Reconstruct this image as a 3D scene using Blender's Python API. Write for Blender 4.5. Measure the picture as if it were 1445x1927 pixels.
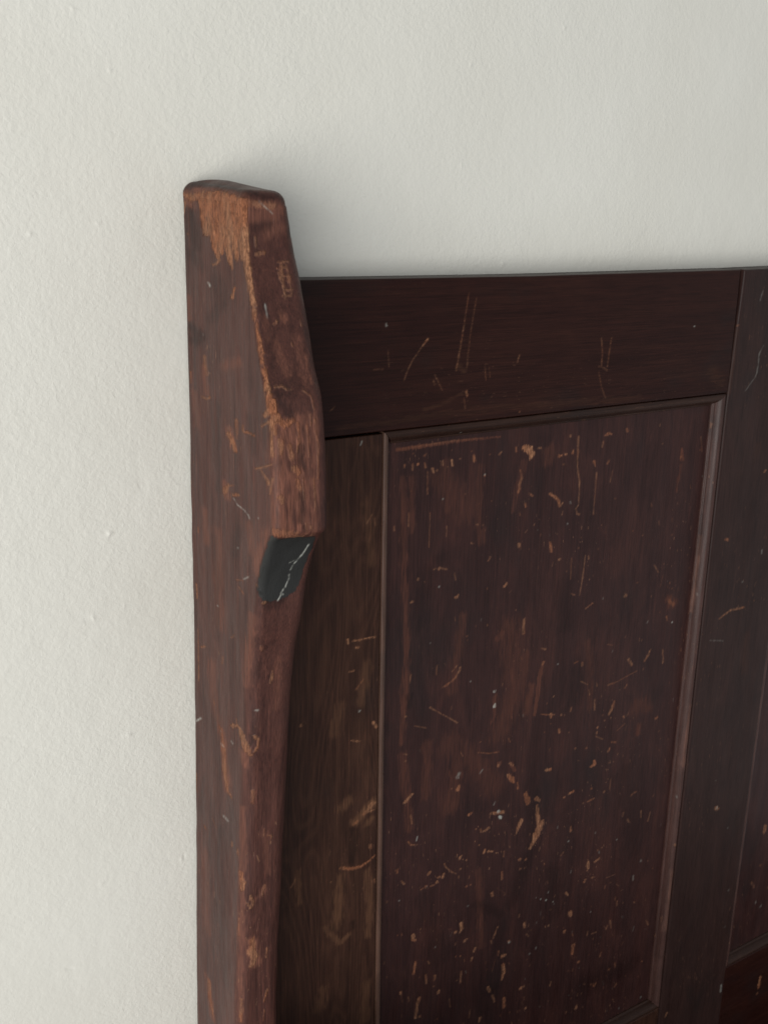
import bpy, math
import numpy as np
from mathutils import Matrix

for o in list(bpy.data.objects):
    bpy.data.objects.remove(o)
sc = bpy.context.scene
COL = sc.collection
ZC = 1.29            # height of the camera above the floor (metres)

# ------------------------------------------------------------------ camera
cam_d = bpy.data.cameras.new('camera')
cam = bpy.data.objects.new('camera', cam_d)
COL.objects.link(cam)
RIGHT = (0.8514, -0.5244, 0.0139)
DOWN = (-0.1363, -0.2467, -0.9595)
FWD = (0.5066, 0.8150, -0.2815)
cam.matrix_world = Matrix(((RIGHT[0], -DOWN[0], -FWD[0], 0.0),
                           (RIGHT[1], -DOWN[1], -FWD[1], -0.60),
                           (RIGHT[2], -DOWN[2], -FWD[2], ZC),
                           (0, 0, 0, 1)))
cam_d.sensor_fit = 'VERTICAL'
cam_d.sensor_height = 36.0
cam_d.lens = 36.0 * 1900.0 / 1927.0
cam_d.clip_start = 0.02
cam_d.clip_end = 50.0
cam_d.dof.use_dof = True
cam_d.dof.focus_distance = 0.74
cam_d.dof.aperture_fstop = 16.0
sc.camera = cam

# ------------------------------------------------------------------ light: dim room, one big window low on the left
world = bpy.data.worlds.new('World')
sc.world = world
world.use_nodes = True
bg = world.node_tree.nodes['Background']
bg.inputs['Color'].default_value = (0.93, 0.97, 1.0, 1)
bg.inputs['Strength'].default_value = 0.46

def area(name, loc, target, sx, sy, watts, color):
    d = bpy.data.lights.new(name, 'AREA')
    d.shape = 'RECTANGLE'
    d.size, d.size_y, d.energy, d.color = sx, sy, watts, color
    o = bpy.data.objects.new(name, d)
    COL.objects.link(o)
    o.location = loc
    v = Matrix.Translation(target).translation - Matrix.Translation(loc).translation
    o.rotation_euler = v.to_track_quat('-Z', 'Y').to_euler()
    return o
area('window_light', (-2.05, -2.25, 0.87), (0.35, 0.0, 1.2), 2.7, 1.9, 112.0, (1.0, 0.985, 0.95))

vs = sc.view_settings
vs.view_transform = 'Standard'
vs.look = 'None'
vs.gamma = 1.0
vs.use_curve_mapping = False
vs.exposure = 0.0
sc.cycles.max_bounces = 8

# ------------------------------------------------------------------ helpers
RNG = np.random.default_rng(7)

def _h(i, j, k, seed):
    n = (i * 374761393 + j * 668265263 + k * 2147483647 + seed * 974711) & 0xFFFFFFFF
    n = ((n ^ (n >> 13)) * 1274126177) & 0xFFFFFFFF
    n = n ^ (n >> 16)
    return (n & 0xFFFF) / 65535.0

def vnoise(P, freq, seed=0):
    """smooth value noise in -1..1; freq is per metre and per axis"""
    q = P * np.asarray(freq, float) + 1000.37
    i = np.floor(q).astype(np.int64)
    f = q - i
    f = f * f * (3 - 2 * f)
    out = 0
    for dx in (0, 1):
        wx = f[:, 0] if dx else 1 - f[:, 0]
        for dy in (0, 1):
            wy = f[:, 1] if dy else 1 - f[:, 1]
            for dz in (0, 1):
                wz = f[:, 2] if dz else 1 - f[:, 2]
                out = out + wx * wy * wz * _h(i[:, 0] + dx, i[:, 1] + dy, i[:, 2] + dz, seed)
    return out * 2 - 1

def sstep(a, b, x):
    t = np.clip((x - a) / (b - a), 0, 1)
    return t * t * (3 - 2 * t)

def paint_marks(V, marks, grain, metric=(1, 1, 1)):
    """wear of its own shape: each mark is a chain of discs on the surface (units 0.1 mm).
    returns N x 4: bare wood, half worn, dark stain, white fleck"""
    M = np.zeros((len(V), 4))
    if not marks:
        return M
    fx = np.array([1500., 1500., 1500.]); fx[grain] = 260.
    W = np.stack([vnoise(V, fx, 3), vnoise(V, fx, 4), vnoise(V, fx, 5)], 1)
    rag = vnoise(V, np.where(np.arange(3) == grain, 160., 1100.), 9)
    metric = np.asarray(metric, float)
    brk = vnoise(V, np.where(np.arange(3) == grain, 420., 900.), 11)
    brk2 = vnoise(V, np.where(np.arange(3) == grain, 90., 1300.), 12)
    for kind, s, pts in marks:
        P = np.array(pts, float)
        R = P[:, 3] * 1e-4
        P = P[:, :3] * 1e-4
        m = (R.max() * 2.2 + 0.001) / metric
        lo = P.min(0) - m; hi = P.max(0) + m
        idx = np.nonzero(np.all((V > lo) & (V < hi), axis=1))[0]
        if len(idx) == 0:
            continue
        Q = (V[idx] + W[idx] * min(R.max() * 0.45, 0.0009)) * metric
        P = P * metric
        best = np.full(len(idx), 9.0)
        segs = [(0, 0)] if len(P) == 1 else [(a, a + 1) for a in range(len(P) - 1)]
        for a, b in segs:
            ab = P[b] - P[a]
            L2 = ab @ ab
            t = np.clip(((Q - P[a]) @ ab) / L2, 0, 1) if L2 > 0 else np.zeros(len(idx))
            d = np.linalg.norm(Q - (P[a] + t[:, None] * ab), axis=1)
            r = R[a] + (R[b] - R[a]) * t
            best = np.minimum(best, d - r)
        soft = 0.0005 if kind in (0, 3) or s > 0.99 else max(0.0012, R.mean() * 0.9)
        v = sstep(soft, -soft * 0.8, best + rag[idx] * R.mean() * (0.2 if s > 0.99 else 0.35 if kind in (0, 3) else 0.8)) * s
        if kind == 0:      # old chips are patchy: fibres still hold colour
            v = v * (1.0 if R.max() > 0.0007 or grain == 0 else 0.85) * np.clip(0.86 + 0.55 * brk[idx] + 0.35 * brk2[idx], 0.12, 1) if R.max() < 0.0016 else v * np.clip(0.95 + 0.35 * brk2[idx] + 0.25 * brk[idx], 0.3, 1)
        elif kind == 3:
            v = v * np.clip(0.8 + 0.9 * brk[idx], 0, 1)
        elif kind == 1:
            v = v * np.clip(0.8 + 0.6 * brk2[idx], 0.1, 1)
        M[idx, kind] = np.maximum(M[idx, kind], v)
    return M

def make_obj(name, V, faces_q, mat, parent=None, base=(0, 0, 0), marks=None, extra=None, smooth=True):
    """faces_q: int array N x 4; extra: list of n-gons"""
    V = np.asarray(V, float) - np.asarray(base, float)
    me = bpy.data.meshes.new(name)
    nq = len(faces_q)
    extra = extra or []
    loops = np.concatenate([np.asarray(faces_q).ravel()] + [np.asarray(e) for e in extra]).astype(np.int32)
    sizes = np.array([4] * nq + [len(e) for e in extra], dtype=np.int32)
    starts = np.concatenate([[0], np.cumsum(sizes)[:-1]]).astype(np.int32)
    me.vertices.add(len(V)); me.vertices.foreach_set('co', V.ravel().astype(np.float32))
    me.loops.add(len(loops)); me.loops.foreach_set('vertex_index', loops)
    me.polygons.add(len(sizes)); me.polygons.foreach_set('loop_start', starts)
    me.polygons.foreach_set('loop_total', sizes)
    sm = np.ones(len(sizes), dtype=bool) if smooth else np.zeros(len(sizes), dtype=bool)
    sm[nq:] = False
    me.polygons.foreach_set('use_smooth', sm)
    me.update(calc_edges=True)
    me.validate()
    if marks is not None:
        a = me.attributes.new('marks', 'FLOAT_COLOR', 'POINT')
        a.data.foreach_set('color', marks.ravel().astype(np.float32))
    me.materials.append(mat)
    o = bpy.data.objects.new(name, me)
    COL.objects.link(o)
    if parent is not None:
        o.parent = parent
    return o

def grid_faces(n, m, flip=False, wrap=False):
    """n rows x m columns"""
    i = np.arange(n - 1)[:, None] * m
    mm = m if wrap else m - 1
    j = np.arange(mm)[None, :]
    j2 = (j + 1) % m
    a, b, c, d = i + j, i + j2, i + m + j2, i + m + j
    f = np.stack([np.broadcast_to(q, (n - 1, mm)) for q in ((a, d, c, b) if flip else (a, b, c, d))], -1)
    return f.reshape(-1, 4)

# ------------------------------------------------------------------ where the wear sits on each piece (0.1 mm)
# (kind, strength, [(x, y, z, radius), ...]); kinds: 0 bare wood, 1 half worn, 2 dark stain, 3 white fleck
MARKS = {
 'end_board': [
  (0,0.95,[(2384,-54,12989,22.2),(2388,-68,12867,19.1),(2387,-104,12782,15.9)]),
  (0,1,[(2385,-152,13000,28.2),(2388,-188,12829,28.3),(2389,-239,12700,18.8),(2384,-287,12641,7.8)]),
  (0,1,[(2387,-270,12999,30.8),(2389,-289,12815,31),(2385,-328,12685,15.5)]),
  (0,1,[(2387,-378,12992,30.3),(2387,-408,12788,27.5),(2389,-446,12647,15.3),(2387,-479,12599,7.6)]),
  (0,1,[(2386,-501,12980,29.8),(2390,-515,12790,27.1),(2389,-539,12669,15.1),(2385,-561,12641,6)]),
  (0,1,[(2385,-610,12968,23.5),(2388,-616,12821,20.7),(2385,-628,12661,14.9)]),
  (0,0.8,[(2384,241,13009,13.2),(2386,104,12990,22.7),(2386,-94,13006,18.9)]),
  (0,0.7,[(2385,239,12959,11.6),(2386,249,12902,6.6)]),
  (1,0.8,[(2385,187,13009,26.2),(2387,128,12959,26.1),(2385,83,12928,13)]),
  (1,0.8,[(2391,59,13032,19.3),(2398,-345,13022,18.3),(2409,-630,12996,14.7)]),
  (0,0.7,[(2384,-302,12638,6.2),(2383,-246,12612,7.9),(2385,-191,12606,6.3)]),
  (0,1,[(2401,-639,12957,14.7),(2400,-644,12793,13.3),(2391,-664,12651,14.8),(2388,-701,12552,14.8),(2388,-732,12481,13.3),(2388,-757,12410,11.8)]),
  (0,0.9,[(2386,-760,12388,8.9),(2384,-776,12339,8.9)]),
  (0,0.9,[(2387,-783,12340,4.4),(2387,-800,12268,7.4),(2389,-821,12203,8.9),(2389,-839,12164,14.8),(2394,-843,12158,11.8)]),
  (0,0.9,[(2390,-845,12147,11.8),(2387,-868,12070,8.9),(2390,-881,12033,8.9)]),
  (0,1,[(2393,-881,12039,8.9),(2386,-926,11950,14.8),(2390,-951,11903,20.7),(2396,-963,11860,23.6),(2398,-977,11797,17.7)]),
  (0,0.9,[(2375,-902,11813,10.4),(2381,-953,11854,11.8)]),
  (0,0.9,[(2372,-863,11748,5.4),(2373,-941,11783,4.5)]),
  (0,0.9,[(2384,-966,11802,8.9),(2380,-971,11713,5.3),(2378,-983,11594,3.9)]),
  (0,0.8,[(2383,-968,11787,14.8),(2391,-981,11729,8.9)]),
  (2,0.75,[(2415,144,13071,22.8),(2431,-192,13057,21.8),(2415,-618,13011,20.6),(2526,-641,12993,14.8),(2630,-629,12987,12)]),
  (2,0.6,[(2397,178,13053,16.3),(2426,83,13074,19.4)]),
  (1,0.75,[(2424,-650,12949,23.5),(2521,-650,12936,29.6),(2622,-644,12932,23.9)]),
  (1,0.55,[(2448,-651,12879,23.6),(2585,-650,12895,29.8)]),
  (1,0.5,[(2515,-656,12794,29.8),(2616,-653,12823,30)]),
  (3,0.35,[(2483,-650,12964,2.4),(2562,-650,12903,2.4)]),
  (0,0.4,[(2425,-650,12957,20.5),(2495,-650,12947,17.7),(2570,-649,12943,14.9)]),
  (1,0.6,[(2418,-648,12907,20.6),(2519,-652,12902,23.7),(2620,-647,12909,21)]),
  (2,0.5,[(2452,-653,12822,26.6),(2535,-651,12837,23.8)]),
  (2,0.6,[(2675,-635,12794,24.2)]),
  (2,0.35,[(2435,-660,12765,23.7),(2442,-670,12708,20.8)]),
  (2,0.4,[(2607,-656,12794,21),(2672,-658,12707,24.3)]),
  (0,0.6,[(2452,-674,12685,13.4),(2492,-673,12691,13.4)]),
  (0,0.4,[(2451,-665,12731,8.9),(2449,-657,12776,8.9)]),
  (0,0.6,[(2576,-687,12638,6),(2640,-686,12643,6)]),
  (0,0.6,[(2564,-698,12607,5.1),(2624,-698,12612,6)]),
  (0,0.6,[(2589,-689,12635,9),(2584,-722,12534,9),(2582,-757,12449,6)]),
  (0,0.6,[(2628,-691,12632,6),(2620,-724,12534,6)]),
  (0,0.6,[(2572,-713,12564,6),(2636,-714,12565,5.4)]),
  (0,0.6,[(2588,-739,12491,6),(2638,-741,12490,4.5)]),
  (0,0.6,[(2570,-705,12587,6),(2570,-717,12552,6)]),
  (0,0.6,[(2571,-752,12460,6),(2625,-752,12459,4.5)]),
  (0,0.6,[(2635,-714,12562,4.5),(2625,-752,12459,4.5)]),
  (0,0.5,[(2491,-804,12308,8.9),(2506,-800,12322,9)]),
  (1,0.7,[(2554,-797,12335,21),(2536,-788,12364,15)]),
  (0,0.45,[(2654,-798,12319,6),(2661,-805,12295,6.1)]),
  (3,0.5,[(2449,-772,12415,2.7),(2451,-793,12344,2.7)]),
  (0,0.6,[(2579,-836,12201,3.9),(2583,-841,12186,3.9)]),
  (1,0.8,[(2656,-863,12122,10.6),(2653,-882,12070,9.1),(2663,-920,11983,9.1)]),
  (1,0.5,[(2481,-840,12194,23.8),(2520,-890,12049,23.9)]),
  (1,0.4,[(2619,-832,12216,24.1),(2622,-921,11986,21.1)]),
  (0,0.5,[(2592,-944,11947,6),(2635,-959,11915,6),(2649,-976,11841,6)]),
  (1,0.5,[(2441,-794,12339,17.8),(2438,-828,12225,14.8)]),
  (2,0.4,[(2453,-758,12452,20.8),(2448,-829,12224,20.8),(2446,-876,12082,17.8)]),
  (0,0.9,[(2427,-924,11974,5.9),(2470,-924,11980,6.5),(2495,-938,11959,6.5)]),
  (0,0.6,[(2505,-939,11958,4.5),(2525,-939,11957,3)]),
  (2,0.55,[(2435,-941,11949,14.8),(2448,-965,11892,23.7),(2484,-978,11843,23.8)]),
  (2,0.75,[(2473,-980,11826,11.9),(2498,-982,11815,8.9)]),
  (1,0.75,[(2410,-980,11796,20.7),(2400,-1000,11625,23.8),(2385,-1016,11384,24),(2369,-1027,11157,18.1)]),
  (1,0.9,[(2448,-983,11793,20.8),(2437,-1005,11622,23.9),(2419,-1029,11383,24),(2401,-1043,11157,18.1)]),
  (1,0.85,[(2493,-984,11789,20.9),(2484,-1005,11617,24),(2464,-1031,11378,24.1),(2449,-1041,11149,18.2)]),
  (1,0.85,[(2543,-984,11803,20.9),(2534,-1005,11612,24.1),(2515,-1030,11371,24.2),(2502,-1038,11140,18.3)]),
  (1,0.7,[(2594,-985,11798,21),(2584,-1007,11607,24.2),(2565,-1033,11365,24.3),(2553,-1038,11132,18.4)]),
  (1,0.55,[(2644,-985,11794,21.1),(2634,-1009,11602,24.3),(2618,-1029,11357,24.5),(2609,-1030,11121,18.5)]),
  (0,0.75,[(2415,-977,11816,20.7),(2452,-986,11769,17.8),(2502,-986,11795,14.9)]),
  (0,0.55,[(2422,-997,11683,14.9),(2424,-1005,11624,14.9)]),
  (0,0.6,[(2476,-1002,11648,12),(2487,-1011,11581,15)]),
  (0,0.55,[(2536,-986,11776,7.5),(2534,-1000,11672,7.5),(2521,-1004,11613,6)]),
  (0,0.6,[(2619,-981,11814,4.5),(2618,-989,11754,4.5)]),
  (0,0.5,[(2643,-986,11782,6),(2652,-1006,11630,6.1),(2647,-1021,11446,6.1)]),
  (0,0.5,[(2594,-989,11756,4.5),(2595,-1010,11575,4.5)]),
  (0,0.65,[(2494,-1015,11526,18),(2522,-1019,11492,15.1)]),
  (0,0.5,[(2514,-1020,11447,15.1),(2529,-1024,11399,12.1)]),
  (0,0.6,[(2404,-1025,11366,15),(2411,-1030,11338,9)]),
  (0,0.45,[(2371,-1029,11170,18.1),(2449,-1041,11152,15.2),(2502,-1037,11136,12.2)]),
  (0,0.7,[(2581,-1045,11175,4.6),(2614,-994,11097,4.7)]),
  (0,0.6,[(2548,-1021,11458,4.5),(2550,-1034,11335,4.6)]),
  (0,0.5,[(2617,-1020,11450,4.6),(2618,-1041,11264,4.6)]),
  (0,0.5,[(2550,-1046,11195,4.6),(2565,-1027,11121,4.6)]),
  (0,0.6,[(2374,-1030,11151,12.1),(2554,-1003,11106,10.8)]),
  (2,0.7,[(2545,-1003,11641,15),(2547,-1011,11565,18.1),(2561,-1016,11518,12.1)]),
  (2,0.75,[(2529,-1030,11369,18.2),(2533,-1039,11292,18.3),(2524,-1043,11214,15.2)]),
  (2,0.45,[(2469,-1014,11559,12),(2475,-1019,11513,12)]),
  (2,0.5,[(2536,-1046,11182,12.2),(2551,-1042,11146,9.2)]),
  (2,0.35,[(2422,-1009,11594,17.9),(2391,-1003,11535,17.9)]),
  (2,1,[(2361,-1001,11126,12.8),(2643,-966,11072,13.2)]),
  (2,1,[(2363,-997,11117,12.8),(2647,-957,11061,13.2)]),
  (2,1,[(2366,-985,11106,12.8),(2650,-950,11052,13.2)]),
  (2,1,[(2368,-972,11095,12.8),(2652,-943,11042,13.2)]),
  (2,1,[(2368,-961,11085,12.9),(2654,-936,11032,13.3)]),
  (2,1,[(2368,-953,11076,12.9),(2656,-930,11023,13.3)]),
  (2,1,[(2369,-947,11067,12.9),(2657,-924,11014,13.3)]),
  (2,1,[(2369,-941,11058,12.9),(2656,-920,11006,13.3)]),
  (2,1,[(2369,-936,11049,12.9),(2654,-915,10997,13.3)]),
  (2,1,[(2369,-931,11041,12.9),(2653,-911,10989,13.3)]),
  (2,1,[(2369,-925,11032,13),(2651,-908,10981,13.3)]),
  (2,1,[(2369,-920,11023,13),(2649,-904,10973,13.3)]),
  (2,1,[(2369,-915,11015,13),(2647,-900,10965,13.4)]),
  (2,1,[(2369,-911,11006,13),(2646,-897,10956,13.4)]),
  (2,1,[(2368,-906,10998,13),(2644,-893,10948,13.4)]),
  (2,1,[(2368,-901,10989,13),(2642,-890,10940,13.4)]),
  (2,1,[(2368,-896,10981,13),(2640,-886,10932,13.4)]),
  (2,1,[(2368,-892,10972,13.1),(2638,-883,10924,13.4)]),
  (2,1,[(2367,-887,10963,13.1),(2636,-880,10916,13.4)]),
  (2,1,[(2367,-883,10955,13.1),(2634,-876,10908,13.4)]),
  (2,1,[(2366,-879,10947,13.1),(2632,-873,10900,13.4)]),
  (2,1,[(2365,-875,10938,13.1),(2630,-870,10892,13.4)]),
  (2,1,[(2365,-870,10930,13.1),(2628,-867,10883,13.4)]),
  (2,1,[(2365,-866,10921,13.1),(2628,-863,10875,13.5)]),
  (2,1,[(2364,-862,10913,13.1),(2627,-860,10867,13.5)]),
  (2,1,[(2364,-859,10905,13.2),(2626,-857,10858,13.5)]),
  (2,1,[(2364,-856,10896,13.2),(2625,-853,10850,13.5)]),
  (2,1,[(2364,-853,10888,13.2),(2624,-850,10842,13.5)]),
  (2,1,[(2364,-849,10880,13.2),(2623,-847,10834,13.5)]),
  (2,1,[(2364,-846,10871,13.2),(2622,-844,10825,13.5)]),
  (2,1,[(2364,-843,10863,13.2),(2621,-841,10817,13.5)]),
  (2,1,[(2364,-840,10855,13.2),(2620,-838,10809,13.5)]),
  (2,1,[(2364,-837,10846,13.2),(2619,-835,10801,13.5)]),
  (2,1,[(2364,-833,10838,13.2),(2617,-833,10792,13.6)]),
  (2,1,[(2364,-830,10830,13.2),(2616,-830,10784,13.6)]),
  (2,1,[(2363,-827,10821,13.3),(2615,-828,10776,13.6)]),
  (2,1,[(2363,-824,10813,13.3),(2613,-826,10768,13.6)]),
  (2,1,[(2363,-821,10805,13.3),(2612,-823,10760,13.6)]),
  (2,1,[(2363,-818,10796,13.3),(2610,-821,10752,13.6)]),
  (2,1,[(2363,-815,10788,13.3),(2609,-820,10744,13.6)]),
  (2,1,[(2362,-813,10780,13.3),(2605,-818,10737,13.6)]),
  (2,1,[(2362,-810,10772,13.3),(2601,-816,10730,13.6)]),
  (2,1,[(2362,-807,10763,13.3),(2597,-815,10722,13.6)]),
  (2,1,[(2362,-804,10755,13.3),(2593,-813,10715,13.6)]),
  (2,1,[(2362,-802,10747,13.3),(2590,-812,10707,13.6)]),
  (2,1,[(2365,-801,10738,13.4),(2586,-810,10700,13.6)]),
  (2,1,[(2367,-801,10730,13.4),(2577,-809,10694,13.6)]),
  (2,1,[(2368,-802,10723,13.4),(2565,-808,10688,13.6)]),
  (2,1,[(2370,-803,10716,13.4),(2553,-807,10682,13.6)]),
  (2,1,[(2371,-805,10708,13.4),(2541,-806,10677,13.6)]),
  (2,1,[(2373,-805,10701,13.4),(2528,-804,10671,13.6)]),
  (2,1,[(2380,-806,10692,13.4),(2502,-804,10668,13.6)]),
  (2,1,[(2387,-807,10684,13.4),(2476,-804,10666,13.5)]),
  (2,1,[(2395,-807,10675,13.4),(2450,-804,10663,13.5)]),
  (2,0.7,[(2400,-805,10668,28.8),(2508,-801,10639,25.9)]),
  (2,0.5,[(2419,-801,10622,28.9),(2503,-796,10611,25.9)]),
  (3,0.75,[(2627,-935,11026,2.7),(2616,-913,10988,3.8),(2604,-896,10955,3.4)]),
  (3,0.6,[(2601,-895,10952,3.8),(2578,-882,10922,3.8),(2562,-872,10898,3.4)]),
  (3,0.8,[(2554,-866,10884,2.5),(2546,-853,10854,3.2)]),
  (3,0.6,[(2542,-840,10821,3.2),(2543,-829,10786,3.4)]),
  (3,0.75,[(2538,-825,10772,2.1),(2527,-817,10737,3)]),
  (3,0.7,[(2520,-816,10731,3.4),(2501,-810,10699,3.4),(2517,-807,10684,3)]),
  (3,0.75,[(2502,-808,10687,3.8),(2482,-803,10652,2.8)]),
  (3,0.6,[(2528,-877,10909,1.9),(2567,-884,10924,2.1)]),
  (0,0.9,[(2387,-803,10656,10.2),(2404,-804,10657,9.6)]),
  (0,0.8,[(2356,-786,10772,4.1),(2371,-803,10718,5.1),(2363,-799,10735,4.8)]),
  (0,0.5,[(2362,-862,10922,4.1),(2361,-840,10873,4.1),(2359,-820,10833,3.8)]),
  (1,0.7,[(2358,-914,11089,15.4),(2355,-827,10986,18.8),(2355,-776,10854,19)]),
  (0,0.95,[(2383,-510,12490,6.1),(2385,-488,12465,6.1),(2383,-468,12433,9.2)]),
  (3,0.5,[(2382,-123,12494,6.4),(2382,-139,12479,4.8)]),
  (3,0.7,[(2381,-11,12173,4.3)]),
  (2,0.75,[(2378,150,12197,30.4),(2380,33,12168,33.3),(2378,141,12124,30.4)]),
  (2,0.7,[(2385,130,12903,29.4),(2385,72,12778,32.6),(2386,47,12697,22.8)]),
  (2,0.4,[(2385,119,12650,33),(2382,-21,12592,29.2)]),
  (2,0.45,[(2382,-263,12511,37.8),(2384,-331,12393,31.4),(2383,-160,12284,29.1)]),
  (0,0.55,[(2380,-25,12036,13.3),(2379,-52,11930,11.7)]),
  (0,0.85,[(2377,27,11777,8.5),(2377,-34,11772,8.4),(2377,-98,11793,6.7)]),
  (1,0.6,[(2381,-9,11974,16.7),(2376,-49,11812,16.7)]),
  (0,0.55,[(2375,-500,11721,9.5),(2374,-505,11642,9.5)]),
  (0,0.9,[(2374,-500,11699,3.8),(2373,-504,11609,3.8)]),
  (0,0.75,[(2372,-394,11611,16.1),(2373,-438,11573,16.1),(2373,-476,11529,9.6)]),
  (1,0.8,[(2371,-401,11645,19.3),(2374,-452,11550,19.3)]),
  (0,0.9,[(2372,-598,11707,4.7),(2374,-598,11668,5.6),(2373,-693,11677,6.8),(2372,-752,11675,8)]),
  (0,0.9,[(2370,-769,11481,4.3),(2367,-885,11515,4.8),(2374,-976,11550,3)]),
  (0,0.65,[(2366,-857,11488,6.1),(2367,-904,11463,9.1),(2369,-942,11447,9.1),(2367,-944,11426,6)]),
  (0,0.8,[(2373,-989,11472,3.9),(2366,-966,11375,3)]),
  (0,0.8,[(2367,-384,11289,4.6),(2367,-451,11308,3.2)]),
  (0,0.95,[(2367,-445,11243,9.1),(2367,-520,11264,7.7)]),
  (3,0.4,[(2365,-449,11223,2.9),(2363,-507,11198,3.2),(2362,-613,11191,3.2),(2361,-674,11174,2.9),(2362,-687,11157,2.2)]),
  (0,0.6,[(2369,-361,11283,13.2),(2369,-307,11233,16.6)]),
  (1,0.7,[(2368,-314,11286,19.9),(2366,-346,11208,19.8)]),
  (3,0.6,[(2357,-818,11196,3.7)]),
  (0,0.7,[(2356,146,10879,3.6),(2355,147,10845,3.6)]),
  (0,0.8,[(2348,197,10458,5.1),(2347,189,10418,4.7),(2347,187,10357,5.9)]),
  (0,0.6,[(2354,-488,10708,3.6),(2353,-571,10731,2.6)]),
  (3,0.35,[(2352,-599,10747,2.6),(2351,-673,10785,2.6)]),
  (0,0.65,[(2355,-516,10667,6.6),(2353,-583,10651,6.6)]),
  (3,0.6,[(2346,-176,10427,4.2)]),
  (3,0.5,[(2360,-504,10921,3.9)]),
  (1,0.6,[(2357,-880,11099,18.5),(2359,-935,11146,18.4)]),
  (0,0.7,[(2386,199,12775,6)]),
  (0,0.6,[(2375,220,11910,6.9),(2376,219,11841,5.2)]),
  (1,0.5,[(2382,212,12384,16.9),(2378,200,12252,13.6)]),
  (1,0.45,[(2376,-320,12015,22.4),(2376,-559,12076,21.6)]),
  (1,0.45,[(2372,161,11781,20.6),(2369,119,11578,20.7)]),
  (1,0.45,[(2358,-191,10942,23.9),(2352,-194,10581,24.2),(2343,-218,10293,24.4)]),
  (1,0.45,[(2361,-686,11111,25.4),(2357,-725,10956,22.3)]),
  (2,0.4,[(2375,-202,11769,23),(2372,-201,11466,23.3),(2367,-212,11228,23.5)]),
  (2,0.35,[(2371,-715,11759,27.6),(2368,-770,11582,24.6)]),
  (2,0.35,[(2361,-526,11033,26),(2358,-441,10872,26.5)]),
  (2,0.3,[(2358,-142,10892,17.2),(2348,-178,10502,17.4),(2343,-146,10190,17.7)]),
  (1,0.5,[(2358,25,11029,17.5),(2355,-8,10818,21)]),
  (1,0.6,[(2349,-728,10548,19.4),(2342,-649,10272,19.9),(2342,-620,10043,16.8)]),
  (1,0.4,[(2336,-71,9969,25.2),(2329,-108,9669,25.4),(2323,-247,9494,21.6)]),
  (0,0.85,[(2338,130,10016,5.2),(2340,54,10053,4.4)]),
  (0,0.8,[(2343,-248,10092,4.6),(2341,-240,10043,5.6)]),
  (0,0.5,[(2345,-395,10284,4.1),(2346,-437,10317,3.4)]),
  (0,0.6,[(2393,-737,10349,4.3),(2404,-728,10308,4.3)]),
  (0,0.65,[(2487,-698,10143,6),(2483,-691,10093,8.7),(2477,-685,10055,6.7)]),
  (2,0.6,[(2460,-693,10110,6.7),(2466,-685,10062,6.7)]),
  (0,0.7,[(2330,-91,9709,4.7),(2331,-95,9679,4.4)]),
  (0,0.6,[(2339,181,10128,4.8),(2330,186,9744,4.5)]),
  (3,0.4,[(2390,-658,9873,6.8)]),
  (0,0.8,[(2330,-385,9652,8.8),(2334,-484,9698,10.4),(2333,-527,9695,13.8),(2330,-565,9645,18.9),(2338,-593,9579,18.9),(2354,-612,9546,12)]),
  (0,0.85,[(2376,-637,9685,8.5),(2406,-644,9654,10.3),(2397,-637,9603,8.6),(2378,-628,9562,8.6)]),
  (0,0.7,[(2333,-464,9742,3.5),(2333,-467,9694,3.5)]),
  (2,0.8,[(2359,-626,9689,8.5),(2365,-627,9642,8.5),(2355,-616,9617,6.8)]),
  (1,0.8,[(2331,-581,9537,20.7),(2334,-585,9461,17.3)]),
  (0,0.55,[(2327,-206,9554,10.8),(2322,-253,9417,14.4),(2321,-261,9259,16.3),(2318,-322,9129,14.4),(2316,-370,9122,10.8)]),
  (1,0.8,[(2327,-222,9541,21.6),(2322,-266,9343,21.6),(2318,-322,9129,21.7)]),
  (3,0.7,[(2320,237,9404,3.4),(2322,143,9471,3.4)]),
  (3,0.28,[(2323,-233,9439,10.8)]),
  (3,0.28,[(2325,-397,9538,8.8)]),
  (3,0.25,[(2307,-257,8898,11),(2306,-315,8913,10.9)]),
  (3,0.35,[(2327,-205,9529,5.4)]),
  (0,0.5,[(2306,243,8983,5.8),(2299,231,8838,4.7)]),
  (0,0.85,[(2300,99,8624,10),(2300,79,8618,7.7)]),
  (0,0.7,[(2302,-48,8772,3.8),(2300,-117,8735,3.8)]),
  (0,0.85,[(2305,-399,8783,6.5),(2304,-390,8749,6.5)]),
  (0,0.7,[(2303,-493,8778,6.5),(2301,-494,8746,6.5)]),
  (0,0.85,[(2304,-533,8627,10.1),(2309,-544,8557,14.4),(2308,-543,8501,12.6)]),
  (0,0.75,[(2348,-574,8451,8.7),(2367,-573,8392,9.4),(2352,-567,8347,8.7),(2331,-563,8391,7.2)]),
  (0,0.75,[(2362,-549,8075,18.4),(2360,-548,7978,25.9),(2384,-544,7921,26),(2355,-543,7853,14.9)]),
  (1,0.9,[(2345,-550,8075,33.1),(2391,-544,7873,33.5)]),
  (0,0.55,[(2451,-575,8489,14.5),(2435,-572,8425,7.3)]),
  (1,0.7,[(2443,-575,8462,29.1),(2402,-573,8412,18.2)]),
  (0,0.5,[(2474,-545,7950,11.2),(2470,-543,7884,11.2)]),
  (0,0.65,[(2476,-535,7594,9.5),(2450,-533,7498,6.8)]),
  (0,0.5,[(2452,-533,7428,5.7),(2441,-535,7341,5.7)]),
  (0,0.5,[(2249,19,7356,14),(2243,-13,7213,16),(2243,-57,7111,12)]),
  (1,0.7,[(2250,31,7370,20),(2239,-53,7076,20.1)]),
  (0,0.6,[(2287,-513,8255,4.7),(2282,-505,8112,4.8)]),
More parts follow.
